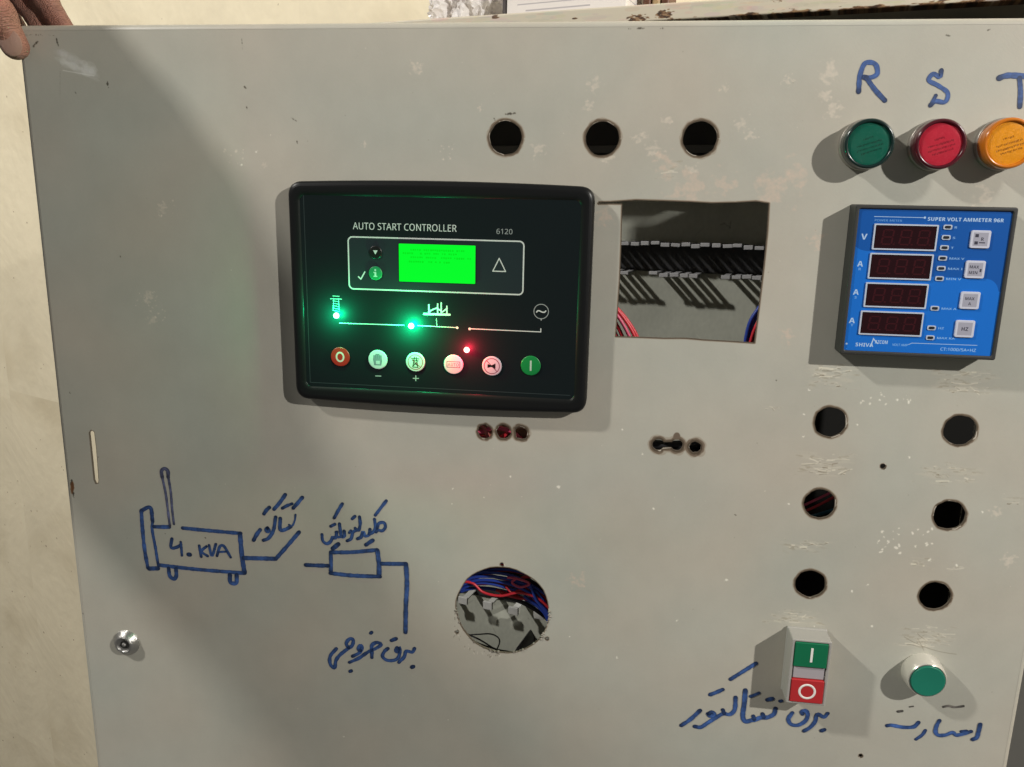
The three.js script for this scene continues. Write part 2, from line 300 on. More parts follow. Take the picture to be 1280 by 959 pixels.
// rectangular cut-outs hidden behind the instruments
// paint texture -------------------------------------------------------
const TX0 = -0.325, TY0 = -0.45, TW = 0.77, TH = 0.66, CW = 2048, CH = Math.round(2048 * TH / TW);
const tx = (x) => (x - TX0) / TW * CW, ty = (y) => (1 - (y - TY0) / TH) * CH, tmm = CW / TW / 1000;
const [doorCanvas, dg] = canvas(CW, CH);
{
  const im = dg.createImageData(CW, CH);
  for (let y = 0; y < CH; y++) for (let x = 0; x < CW; x++) {
    const i = (y * CW + x) * 4, X = x / tmm / 100, Y = y / tmm / 100;
    const a = noise(X * 1.1, Y * 1.1, 2) * 0.6 + noise(X * 2.7, Y * 2.9, 6) * 0.4, b = noise(X * 1.4 + 40, Y * 1.3, 9), c = noise(X * 34, Y * 34, 3), d = noise(X * 9, Y * 7, 13);
    const k = 1 + a * 0.042 + c * 0.006 + d * 0.012;
    im.data[i] = (181 + b * 6) * k; im.data[i + 1] = (178 + b * 0.5) * k; im.data[i + 2] = (166 - b * 1.5) * k; im.data[i + 3] = 255;
  }
  dg.putImageData(im, 0, 0);
  const R = rng(5);
  const P = (u, v) => { const p = px(u, v); return [tx(p.x), ty(p.y)]; };
  const blotch = (u, v, r, [cr, cg, cb, ca]) => {      // worn, rubbed patch with a ragged soft border
    const [x, y] = P(u, v), rr = r * 1.9, x0 = Math.max(0, Math.floor(x - rr * 1.5)), y0 = Math.max(0, Math.floor(y - rr * 1.5)), n = Math.ceil(rr * 3), w = Math.min(n, CW - x0), h = Math.min(n, CH - y0), b = dg.getImageData(x0, y0, w, h);
    for (let j = 0; j < h; j++) for (let i = 0; i < w; i++) {
      const X = x0 + i, Y = y0 + j, d = Math.hypot(X - x, Y - y) / rr, m = fbm(X / (r * 1.1), Y / (r * 0.9), u, 4) * 2.2 + 0.72 - d * 1.15, t = Math.max(0, Math.min(1, m * 2.2)) * ca * (0.75 + 0.5 * noise(X / 6, Y / 6, 3)), o = (j * w + i) * 4;
      b.data[o] += (cr - b.data[o]) * t; b.data[o + 1] += (cg - b.data[o + 1]) * t; b.data[o + 2] += (cb - b.data[o + 2]) * t;
    }
    dg.putImageData(b, x0, y0);
  };
  const pale = [218, 206, 190, 0.6], warm = [212, 190, 172, 0.55];
  [[520, 85, 9], [742, 105, 9], [735, 131, 7], [672, 187, 9], [800, 172, 8], [818, 187, 10], [835, 150, 7], [925, 155, 9], [938, 168, 7], [865, 213, 8], [1034, 92, 13], [1031, 118, 9], [1042, 137, 10], [760, 196, 8], [905, 110, 5], [185, 372, 10], [190, 400, 8], [203, 260, 8], [600, 135, 4], [985, 100, 7], [1230, 245, 12], [455, 180, 4], [1245, 640, 8], [1262, 700, 9], [330, 205, 4]].forEach(([u, v, r]) => blotch(u, v, r, pale));
  [[860, 234, 22], [962, 238, 26], [905, 228, 14], [990, 225, 20], [1020, 300, 10], [830, 205, 14], [755, 270, 12], [720, 725, 12], [985, 420, 10]].forEach(([u, v, r]) => blotch(u, v, r, warm));
  const fleck = (u, v, r, col = 'rgba(236,232,220,.85)') => { const [x, y] = P(u, v); dg.fillStyle = col; dg.beginPath(); dg.ellipse(x, y, r * (0.5 + R() * 0.55), r * (0.3 + R() * 0.4), R() * 3, 0, 7); dg.fill(); if (r > 1.5) for (let q = 0; q < 3; q++) { dg.beginPath(); dg.ellipse(x + (R() - 0.5) * r * 1.8, y + (R() - 0.5) * r * 1.6, r * R() * 0.5, r * R() * 0.35, R() * 3, 0, 7); dg.fill(); } };
  [[698, 609, 4], [817, 636, 3], [908, 725, 4], [712, 796, 3], [771, 822, 3], [638, 596, 2.5], [566, 611, 2.5], [565, 630, 2], [803, 568, 3], [778, 537, 2.5], [1136, 503, 4], [1005, 518, 3], [1004, 546, 2.5], [1072, 531, 2.5], [1137, 572, 3], [986, 630, 2.5], [1100, 500, 3], [1122, 500, 3], [605, 622, 2], [1085, 731, 3], [1065, 739, 3], [860, 985, 2], [846, 776, 3], [1018, 783, 2], [1090, 783, 3], [1162, 700, 4], [1196, 707, 4], [1228, 640, 3], [1012, 488, 3], [430, 921, 3], [560, 900, 2], [320, 190, 3], [302, 206, 3]].forEach(([u, v, r]) => fleck(u, v, r));
  for (let i = 0; i < 26; i++) fleck(1097 + R() * 72, 660 + R() * 32, 1.5 + R() * 3, 'rgba(232,228,214,.8)');
  for (let i = 0; i < 14; i++) fleck(1070 + R() * 70, 490 + R() * 16, 1 + R() * 2, 'rgba(232,228,214,.7)');
  for (let i = 0; i < 170; i++) fleck(150 + R() * 1120, 60 + R() * 880, 0.5 + R() * 1.1, R() < 0.5 ? 'rgba(232,226,212,.5)' : 'rgba(110,100,86,.45)');
  for (const [u, v, r] of [[180, 375, 16], [195, 395, 14], [290, 200, 14], [210, 262, 12], [560, 190, 10]]) for (let i = 0; i < 14; i++) fleck(u + (R() - 0.5) * r * 2, v + (R() - 0.5) * r * 2, 1 + R() * 2, 'rgba(226,214,198,.45)');
  // scraped-off stickers: short, nearly level scratches with a lifted pale lip and a dark groove
  const scrape = (u, v, w, h, n, dark = 0.5) => {
    const [bx0, by0] = P(u - w / 2, v - h / 2), [bx1, by1] = P(u + w / 2, v + h / 2), bw = bx1 - bx0, bh = by1 - by0, im2 = dg.getImageData(Math.floor(bx0 - 12), Math.floor(by0 - 12), Math.ceil(bw + 24), Math.ceil(bh + 24));
    for (let y = 0; y < im2.height; y++) for (let x = 0; x < im2.width; x++) {      // glue residue left by the torn-off label
      const ex = Math.min(x, im2.width - x) / 26, ey = Math.min(y, im2.height - y) / 18, m = fbm((x + u * 3) / 40, (y + v) / 9, u, 4) * 1.5 + Math.min(1, ex, ey) * 0.55 - 0.30, t = Math.max(0, Math.min(1, m * 2)), f = fbm((x + v) / 16, (y + u) / 5, 8, 3), o = (y * im2.width + x) * 4, d = f > 0.12 ? [150, 138, 116] : [198, 192, 176];
      for (let c = 0; c < 3; c++) im2.data[o + c] += (d[c] - im2.data[o + c]) * t * 0.38;
    }
    dg.putImageData(im2, Math.floor(bx0 - 12), Math.floor(by0 - 12));
    for (let i = 0; i < n * 0.62; i++) {
      const a = (R() - 0.5) * (R() < 0.2 ? 1.6 : 0.32), l = (1 + R() * R() * 13) * tmm, [x, y] = P(u + (R() - 0.5) * w * (0.4 + R() * 0.6), v + (R() - 0.5) * h), dx = Math.cos(a) * l / 2, dy = Math.sin(a) * l / 2, t = (R() - 0.5) * l * 0.25;
      const lw = 0.5 + R() * 1.3 + (R() < 0.12 ? 2 : 0);
      dg.lineWidth = lw; dg.strokeStyle = `rgba(224,218,200,${0.25 + R() * 0.5})`; dg.beginPath(); dg.moveTo(x - dx, y - dy); dg.quadraticCurveTo(x + t * 0.3, y + t, x + dx, y + dy); dg.stroke();
      if (R() < dark) { dg.lineWidth = 0.5 + R() * 0.9; dg.strokeStyle = `rgba(92,80,62,${0.25 + R() * 0.5})`; dg.beginPath(); dg.moveTo(x - dx * (0.3 + R() * 0.7), y - dy + lw * 0.7 + 0.6); dg.quadraticCurveTo(x, y + t + lw * 0.7 + 0.8, x + dx * (0.3 + R() * 0.6), y + dy + lw * 0.7 + 0.4); dg.stroke(); }
    }
  };
  scrape(1040, 472, 62, 26, 34); scrape(1205, 478, 72, 26, 40, 0.35); scrape(1030, 580, 62, 24, 56, 0.55); scrape(1186, 592, 74, 22, 32, 0.7); scrape(1000, 682, 46, 18, 16, 0.4); scrape(1030, 680, 14, 8, 5, 0.5); scrape(1150, 703, 22, 10, 7, 0.4); scrape(1197, 708, 12, 8, 5, 0.3); scrape(1160, 795, 66, 24, 60, 0.3); scrape(992, 772, 70, 16, 40, 0.3); scrape(1150, 805, 30, 14, 10, 0.5); scrape(965, 510, 14, 6, 4, 0.6); scrape(1267, 627, 16, 6, 5, 0.6); scrape(836, 212, 16, 10, 6, 0.4);
  { dg.strokeStyle = 'rgba(105,95,78,.6)'; dg.lineWidth = 1.1; dg.beginPath(); dg.moveTo(...P(1130, 796)); dg.quadraticCurveTo(...P(1160, 815), ...P(1196, 818)); dg.stroke(); }
  // chips and dark nicks
  const nick = (u0, v0, u1, v1, w, col = 'rgba(62,56,46,.62)') => {      // a ragged chain of little chips
    const [x0, y0] = P(u0, v0), [x1, y1] = P(u1, v1), L = Math.hypot(x1 - x0, y1 - y0), n = Math.max(3, Math.ceil(L / 1.6)), h = w * tmm * 0.24; dg.fillStyle = col;
    for (let i = 0; i <= n; i++) { if (R() < 0.18) continue; const t = i / n, q = h * (0.5 + R() * 0.9) * (0.55 + 0.9 * Math.sin(Math.PI * Math.min(1, t * 0.9 + 0.1))); dg.beginPath(); dg.ellipse(x0 + (x1 - x0) * t + (R() - 0.5) * h, y0 + (y1 - y0) * t + (R() - 0.5) * h, q * (0.8 + R() * 0.6), q, R() * 3, 0, 7); dg.fill(); }
  };
  [[41, 58, 48, 51, 2.2], [70, 47, 73, 58, 1.6], [134, 102, 135, 109, 2], [94, 115, 95, 117, 1.2], [305, 108, 308, 111, 1.4], [308, 133, 309, 136, 1.8], [302, 48, 303, 62, 0.8], [364, 147, 371, 152, 1], [371, 176, 372, 180, 1], [89, 600, 91, 612, 3], [91, 612, 92, 622, 2.2], [86, 490, 88, 492, 1.5], [122, 570, 123, 572, 2], [632, 143, 648, 141, 1.8], [617, 147, 620, 152, 1.2], [150, 320, 151, 322, 1], [206, 667, 207, 668, 0.9], [256, 672, 257, 673, 1.2], [103, 767, 104, 768, 1.5], [785, 36, 789, 36, 1.1], [797, 35.5, 806, 35.5, 1.6], [826, 35.5, 830, 35.5, 1], [918, 643, 921, 645, 1.2], [970, 475, 971, 476, 1], [1235, 38, 1239, 36, 1.3], [1182, 44, 1188, 45, 1.2]].forEach((n) => nick(...n));
  nick(75, 80, 75, 124, 0.7, 'rgba(120,114,104,.5)');
  nick(90, 602, 90, 616, 4.2, 'rgba(110,70,40,.5)');
  for (let i = 0; i < 16; i++) { const u = 30 + R() * 36, v = 43 + R() * 1.5; nick(u, v, u + R() * 4, v + R() * 0.6, 0.3 + R() * 0.5); }
  // residue of sticky tape in the upper left corner
  const [ax, ay] = P(75, 72), [bx, by] = P(120, 92);
  for (let i = 0; i < 60; i++) { const t = R(), s = (R() - 0.5); dg.fillStyle = `rgba(228,228,224,${0.05 + R() * 0.12})`; dg.beginPath(); dg.ellipse(ax + (bx - ax) * t + s * 4, ay + (by - ay) * t + s * 26, 6 + R() * 12, 2 + R() * 6, 0.35, 0, 7); dg.fill(); }
  { dg.strokeStyle = 'rgba(238,238,234,.55)'; dg.lineWidth = 1.6; dg.beginPath(); dg.moveTo(...P(78, 88)); dg.lineTo(...P(118, 95)); dg.stroke(); }
  // bare, browned rims round the holes
  for (const h of holes) {
    for (let k = 0; k < 3; k++) {
      dg.strokeStyle = ['rgba(150,136,118,.5)', 'rgba(112,98,82,.9)', 'rgba(84,72,60,.9)'][k]; dg.lineJoin = 'round'; dg.beginPath();
      const n = h.pts.length, w = h.rim * 1000 * tmm * 2 * [1.35, 1, 0.55][k]; dg.lineWidth = w;
      for (let i = 0; i <= n; i++) { const p = h.pts[i % n], j = h.round ? noise(i * 0.5, k * 3, h.rim * 1e4 + p.x * 50) * w * 0.22 : 0; const X = tx(p.x) + j, Y = ty(p.y) + j; i ? dg.lineTo(X, Y) : dg.moveTo(X, Y); }
      dg.stroke();
    }
  }
  for (const h of holes) if (h.round) { const n = h.pts.length; for (let q = 0; q < 3; q++) { const i0 = Math.floor(R() * n), m = 2 + Math.floor(R() * 5); dg.strokeStyle = R() < 0.6 ? 'rgba(232,226,212,.75)' : 'rgba(60,50,40,.8)'; dg.lineWidth = 0.8 + R() * 1.6; dg.beginPath(); for (let i = 0; i <= m; i++) { const p = h.pts[(i0 + i) % n], z = (R() - 0.3) * 2.2; i ? dg.lineTo(tx(p.x) + z, ty(p.y) + z) : dg.moveTo(tx(p.x), ty(p.y)); } dg.stroke(); } }
  // brown nub above the right triple slot, burrs under the round cutout
  { const [x, y] = P(846, 546); dg.fillStyle = 'rgb(112,98,84)'; dg.beginPath(); dg.ellipse(x, y, 3.6 * tmm * 0.7, 3.2 * tmm, 0, 0, 7); dg.fill(); }
  for (let i = 0; i < 70; i++) { const a = 2.2 + R() * 3.0 - Math.PI / 2 - 0.6, c = px(628, 763), q = 0.0365 + R() * 0.004, x = c.x + Math.cos(-a - 0.3) * q, y = c.y - Math.abs(Math.sin(a) * q); dg.strokeStyle = R() < 0.5 ? 'rgba(90,78,64,.55)' : 'rgba(226,220,206,.6)'; dg.lineWidth = 0.6 + R(); dg.beginPath(); dg.moveTo(tx(x), ty(y)); dg.lineTo(tx(x) + (R() - 0.5) * 8, ty(y) + R() * 7); dg.stroke(); }
}
const doorMap = canvasTex(doorCanvas); doorMap.repeat.set(1 / TW, 1 / TH); doorMap.offset.set(-TX0 / TW, -TY0 / TH);
const doorBump = withRepeat(fineGrain, 22);
const doorPaint = phys(lin(1, 1, 1), 0.36, { map: doorMap, bumpMap: doorBump, bumpScale: 0.00003 });
const rawEdge = std(lin(0.20, 0.165, 0.125), 0.5, { metalness: 0.35 });
const door = thing('cabinet_door', 'grey painted steel cabinet door with cutouts, scratches and blue marker notes', 'cabinet door');
{
  const s = new THREE.Shape(), r = 0.001; const x0 = DX0 + FOLD, x1 = DX1 - FOLD, y0 = DY0 + FOLD, y1 = DY1 - FOLD;
  s.moveTo(x0, y0); s.lineTo(x1, y0); s.lineTo(x1, y1); s.lineTo(x0, y1); s.closePath();
  for (const h of holes) { const q = new THREE.Path(); q.setFromPoints(h.pts); q.closePath(); s.holes.push(q); }
  part('front_sheet', new THREE.ExtrudeGeometry(s, { depth: 0.0016, bevelEnabled: false }).translate(0, 0, -0.0016), [doorPaint, rawEdge], door);
  // folded edge: rings of a rounded rectangle sweeping from the face round to the side and back
  const prof = []; for (let i = 0; i <= 8; i++) { const a = i / 8 * Math.PI / 2; prof.push([FOLD * Math.sin(a), -FOLD + FOLD * Math.cos(a)]); } prof.push([FOLD, -0.020]); prof.push([FOLD - 0.0015, -0.0215]);
  const corner = 8, pos = [], uvs = [], idx = []; let n = 0;
  for (const [o, z] of prof) {
    n = 0; const rc = Math.max(o, 0.0001);
    for (const [cx, cy, a0] of [[x1, y0, -Math.PI / 2], [x1, y1, 0], [x0, y1, Math.PI / 2], [x0, y0, Math.PI]]) for (let k = 0; k <= corner; k++) { const a = a0 + k / corner * Math.PI / 2; const X = cx + Math.cos(a) * rc, Y = cy + Math.sin(a) * rc; pos.push(X, Y, z); uvs.push(X, Y); n++; }
  }
  for (let j = 0; j < prof.length - 1; j++) for (let i = 0; i < n; i++) { const a = j * n + i, b = j * n + (i + 1) % n, c = a + n, d = b + n; idx.push(a, c, b, b, c, d); }
  const g = new THREE.BufferGeometry(); g.setAttribute('position', new THREE.Float32BufferAttribute(pos, 3)); g.setAttribute('uv', new THREE.Float32BufferAttribute(uvs, 2)); g.setIndex(idx); g.computeVertexNormals();
  part('folded_edge', g, doorPaint, door);
}
{
  const R = rng(77), c = px(628, 763), tabs = [];
  for (let i = 0; i < 46; i++) {
    const a = Math.PI * (0.95 + R() * 1.1), q = 0.0362 + (R() - 0.3) * 0.0012, w = 0.0005 + R() * 0.001, l = 0.0006 + R() * 0.0014;
    const g = new THREE.ConeGeometry(w, l * 2, 5).rotateX(0.6 + R() * 0.6).rotateZ(a + Math.PI / 2 + (R() - 0.5) * 0.8); g.translate(c.x + Math.cos(a) * q, c.y + Math.sin(a) * q, R() * 0.0006); tabs.push(g);
  }
  part('burr', tabs, std(lin(0.30, 0.27, 0.23), 0.5, { metalness: 0.3 }), door).userData.kind = 'stuff';
}
// marker pen strokes: thin ribbons of ink lying on the paint
let inkLayer = 0;
function ribbon(pts, w, R) {
  const P = pts.map(([u, v]) => px(u, v)), z = 0.00018 + (inkLayer++ % 40) * 0.000006;
  const width = w * 1.09 * px(pts[0][0] + 1, pts[0][1]).distanceTo(px(pts[0][0], pts[0][1])), len = P.reduce((s, p, i) => i ? s + p.distanceTo(P[i - 1]) : 0, 0), n = Math.max(4, Math.ceil(len / 0.0007));
  let C;
  if (P.length === 2) { const m = P[0].clone().lerp(P[1], 0.5); m.x += (R() - 0.5) * len * 0.02; m.y += (R() - 0.5) * len * 0.02; C = new THREE.CatmullRomCurve3([P[0], m, P[1]]); } else C = new THREE.CatmullRomCurve3(P, false, 'centripetal');
  const pos = [], col = [], idx = [], seed = R() * 100;
  const edge = []; const at = [];
  for (let i = 0; i <= n; i++) { const t = i / n; at.push([C.getPointAt(t), C.getTangentAt(t), t]); }
  const cap = 5;
  const shade = (t) => { const e = Math.max(0, 1 - Math.min(t, 1 - t) * len / 0.0035); return (0.92 + noise(t * len * 130, seed) * 0.5 + noise(t * len * 620, seed + 4) * 0.3) * (1 - 0.55 * e); };
  const put = (x, y, k) => { pos.push(x, y, z); const c = k; col.push(c, c, c); return pos.length / 3 - 1; };
  const rows = [];
  at.forEach(([p, d, t]) => {
    const nx = -d.y, ny = d.x, L = Math.hypot(nx, ny) || 1, h = width / 2 * (1 + noise(t * len * 300, seed + 9) * 0.22), k = Math.max(0.35, shade(t));
    const row = []; for (let c = 0; c < 5; c++) { const o = 1 - c / 2, dens = k * (c === 0 || c === 4 ? 0.8 : 1.12) * (1 + 0.5 * noise(t * len * 90, c * 3.7 + seed, 2) + 0.35 * noise(t * len * 420, c * 5.1 + seed, 6)); row.push(put(p.x + nx / L * h * o, p.y + ny / L * h * o, Math.max(0.3, Math.min(2.4, dens)))); }
    rows.push(row);
  });
  for (let i = 0; i < rows.length - 1; i++) { const a = rows[i], b = rows[i + 1]; for (let c = 0; c < 4; c++) idx.push(a[c], a[c + 1], b[c], a[c + 1], b[c + 1], b[c]); }
  for (const [e, sgn] of [[0, -1], [rows.length - 1, 1]]) {
    const [p, d, t] = at[e], ang = Math.atan2(d.y, d.x) + (sgn < 0 ? Math.PI : 0), k = Math.max(0.35, shade(t)); let prev = put(p.x + Math.cos(ang - Math.PI / 2) * width / 2, p.y + Math.sin(ang - Math.PI / 2) * width / 2, k * 0.8);
    for (let i = 1; i <= cap; i++) { const a = ang - Math.PI / 2 + i / cap * Math.PI, q = put(p.x + Math.cos(a) * width / 2, p.y + Math.sin(a) * width / 2, k * 0.75); idx.push(rows[e][2], prev, q); prev = q; }
  }
  const g = new THREE.BufferGeometry(); g.setAttribute('position', new THREE.Float32BufferAttribute(pos, 3)); g.setAttribute('color', new THREE.Float32BufferAttribute(col, 3));
  g.setAttribute('normal', new THREE.Float32BufferAttribute(pos.map((_, i) => i % 3 === 2 ? 1 : 0), 3)); g.setIndex(idx); return g;
}
const inkBlue = std(lin(0.036, 0.085, 0.25), 0.5, { vertexColors: true, side: THREE.DoubleSide }), inkFaded = std(lin(0.10, 0.11, 0.20), 0.55, { vertexColors: true, side: THREE.DoubleSide }), inkGrey = std(lin(0.16, 0.145, 0.13), 0.6, { vertexColors: true, side: THREE.DoubleSide });
function writing(name, label, ox, oy, s, w, strokes, mat = inkBlue) {
  const R = rng(Math.round(ox * 7 + oy * 13));
  return part(name, strokes.map((q) => { let ww = w, pts = q; if (typeof q[0] === 'number') { ww = q[0]; pts = q.slice(1); } return ribbon(pts.map(([x, y]) => [ox + x / s, oy + y / s]), ww, R); }), mat, door, label);
}
writing('marker_sketch', 'blue marker sketch of a generator box with a chimney', 160, 580, 5.994, 4.3, [
  [[100, 350], [165, 325], [185, 430]], [[100, 350], [108, 470], [125, 640], [150, 780]], [5, [158, 784], [225, 782]], [3.4, [185, 430], [181, 480], [205, 620], [225, 745]],
  [[195, 470], [310, 472]], [[410, 480], [560, 495], [845, 520]], [5.4, [840, 525], [855, 690], [874, 815]], [[230, 757], [500, 788], [870, 818]],
  [[305, 782], [315, 840], [345, 862], [362, 840], [360, 785]], [4.6, [764, 828], [770, 888], [810, 892], [815, 830]]]);
writing('marker_sketch', 'faded blue chimney of the generator sketch', 160, 580, 5.994, 3.2, [
  [4, [258, 100], [252, 52], [272, 34], [298, 50], [302, 100]], [2.8, [258, 100], [285, 230], [300, 350], [315, 465]], [2.8, [303, 100], [320, 200], [333, 350], [345, 450]]], inkFaded);
writing('handwriting', 'handwritten 4. kVA inside the generator sketch', 160, 580, 5.994, 4.2, [
  [3.6, [330, 560], [325, 628], [370, 622], [398, 604]], [3, [396, 585], [405, 685]], [5, [455, 678], [465, 679]],
  [3.2, [535, 612], [550, 695]], [3.2, [588, 618], [552, 655], [598, 690]], [3, [608, 608], [630, 688], [660, 600]], [3.2, [668, 688], [695, 612], [715, 612], [770, 698]], [2.4, [682, 660], [740, 656]]]);
writing('marker_sketch', 'blue marker line with a raised switch arm', 300, 600, 9.59, 4.2, [[5, [45, 935], [200, 938], [430, 944]], [4.4, [430, 946], [560, 800], [710, 625]]]);
writing('handwriting', 'two short lines of blue Persian handwriting above the switch arm', 300, 600, 9.59, 4.2, [
  [[545, 175], [480, 270], [410, 350]], [[290, 405], [320, 360], [355, 328]], [3.6, [510, 338], [560, 310], [625, 285]], [[640, 336], [690, 280], [750, 208]],
  [[165, 722], [205, 650], [245, 595]], [[285, 722], [340, 700], [400, 610], [430, 445]], [3.8, [330, 575], [352, 600], [332, 622], [312, 592], [332, 572]], [[485, 460], [490, 600], [540, 595], [610, 560]], [2.2, [590, 535], [625, 550], [660, 480], [668, 415]]]);
writing('marker_sketch', 'blue marker rectangle with a line going down to the right', 390, 610, 7.99, 4.3, [
  [[190, 640], [192, 735], [190, 830]], [4.6, [195, 642], [400, 640], [650, 618]], [5, [655, 622], [672, 780], [672, 880]], [4.6, [188, 850], [400, 873], [680, 884]], [4.6, [-60, 768], [165, 776]], [4.8, [695, 755], [930, 757]], [5, [940, 757], [950, 950], [940, 1180], [936, 1440]]]);
writing('handwriting', 'line of blue Persian handwriting above the rectangle', 390, 610, 7.99, 3.7, [
  [[305, 157], [225, 298]], [[742, 128], [632, 272]], [[188, 383], [230, 362]], [[402, 308], [430, 283]], [[100, 465], [110, 530], [150, 557], [190, 530], [210, 490], [232, 505], [250, 440]],
  [[275, 358], [285, 430], [300, 488], [325, 478], [322, 430]], [3.2, [240, 440], [258, 490], [300, 485]], [[352, 528], [390, 508], [412, 440], [440, 425], [470, 420]], [[475, 288], [482, 360], [465, 420], [432, 402]], [3, [372, 448], [390, 425]],
  [[455, 508], [490, 490], [510, 432], [530, 480], [570, 468], [580, 412]], [[625, 312], [632, 400], [602, 448], [572, 458]], [[650, 402], [670, 352], [720, 347], [733, 390], [700, 428], [657, 420], [640, 440]], [4.6, [540, 568], [608, 522]], [5, [208, 605], [265, 560]]]);
writing('handwriting', 'line of blue Persian handwriting under the long marker line', 400, 780, 9.846, 4.0, [
  [[1165, 300], [1140, 345], [1062, 335], [1040, 400], [972, 472]], [4.4, [1132, 533], [1152, 522]], [[950, 290], [932, 330], [963, 345], [973, 282], [985, 330], [960, 420], [900, 448], [820, 443], [772, 400], [792, 340], [838, 300]], [4.4, [882, 203], [938, 180]],
  [[640, 412], [640, 350], [642, 262], [700, 227], [755, 250], [700, 295], [600, 340], [480, 420], [365, 472]], [[626, 113], [638, 102]], [[500, 328], [472, 310], [500, 262], [520, 282], [490, 350], [402, 398]],
  [[350, 290], [326, 240], [370, 182], [408, 192], [400, 260], [350, 300], [260, 370], [202, 440], [178, 540], [132, 500], [127, 400], [203, 303]], [[372, 583], [388, 575]]]);
writing('handwriting', 'large blue Persian handwriting below the double push switch', 840, 820, 9.59, 4.8, [
  [[112, 832], [220, 760], [338, 652]], [[458, 463], [608, 402]], [[702, 278], [860, 180], [1008, 87]], [[272, 843], [340, 853], [430, 800], [540, 730], [620, 690], [690, 700], [748, 650], [763, 495]], [5, [440, 692], [480, 672], [508, 700], [452, 718], [432, 692]], [[610, 645], [625, 688]],
  [5.6, [880, 410], [868, 560], [852, 740], [880, 783], [960, 768], [1000, 763], [1060, 738], [1150, 733], [1225, 690], [1240, 630]], [[975, 720], [985, 760]], [[1085, 692], [1100, 735]], [4, [942, 484], [1043, 442]],
  [5, [1140, 524], [1205, 510]], [4, [1292, 540], [1315, 535]], [[1565, 695], [1555, 665], [1603, 656], [1628, 695], [1600, 775], [1505, 828], [1425, 815], [1395, 755], [1443, 680]], [[1867, 688], [1825, 730], [1745, 696], [1715, 785], [1655, 855], [1582, 898]], [[1790, 895], [1828, 882]]]);
writing('handwriting', 'blue Persian handwriting below the round green start button', 1095, 870, 8.83, 4.9, [
  [5.4, [1150, 312], [1130, 400], [1110, 458], [1068, 478]], [[700, 270], [668, 330], [658, 400], [682, 428], [760, 430], [850, 402], [880, 428], [960, 418], [1048, 390]], [4, [940, 392], [1000, 386]], [4.2, [545, 380], [510, 430], [442, 478]], [[122, 328], [160, 322], [300, 345], [420, 338], [470, 292]]]);
writing('handwriting', 'faded grey marks above the start handwriting', 1095, 870, 8.83, 3.2, [[[240, 172], [290, 166]], [[745, 120], [800, 110], [870, 124], [965, 112]], [2, [372, 120], [410, 114]]], inkGrey);
writing('handwriting', 'blue marker letter R', 1000, 60, 4.571, 5.8, [[[335, 250], [345, 150], [375, 86], [430, 92], [440, 150], [385, 172], [365, 166]], [5.8, [378, 168], [430, 240], [485, 300]]]);
writing('handwriting', 'blue marker letter S', 1000, 60, 4.571, 5.4, [[[808, 128], [800, 165], [762, 148], [735, 182], [790, 215], [845, 260], [830, 308], [772, 305], [745, 328]], [4.6, [748, 325], [776, 272]]]);
writing('handwriting', 'blue marker letter T', 1000, 60, 4.571, 6, [[7, [1138, 172], [1180, 158], [1300, 162]], [[1255, 172], [1260, 250], [1256, 335]]]);
// door lock
{
  const p = px(158.5, 803), g = new THREE.Group(); g.name = 'lock'; g.position.copy(p); g.userData.label = 'round steel quarter-turn lock near the left edge'; door.add(g);
  const steel = std(lin(0.5, 0.49, 0.47), 0.3, { metalness: 0.9, bumpMap: fineGrain, bumpScale: 0.0003 });
  part('lock_ring', lathe([[0.0001, 0.0036], [0.0052, 0.0036], [0.0056, 0.0052], [0.0066, 0.0056], [0.0078, 0.005], [0.0096, 0.0028], [0.0112, 0.0012], [0.0114, 0]]), steel, g);
  const tri = new THREE.Shape(); for (let i = 0; i < 6; i++) { const a = i / 6 * Math.PI * 2 + 0.3, r = i % 2 ? 0.0042 : 0.0036; i ? tri.lineTo(Math.cos(a) * r, Math.sin(a) * r) : tri.moveTo(Math.cos(a) * r, Math.sin(a) * r); } tri.closePath();
  part('lock_socket', extrude(tri, 0.0006, 0.0036), std(lin(0.05, 0.048, 0.045), 0.5, { metalness: 0.5 }), g);
  part('lock_core', lathe([[0.0001, 0.0052], [0.0014, 0.005], [0.0018, 0.0042]], 16), steel, g);
}

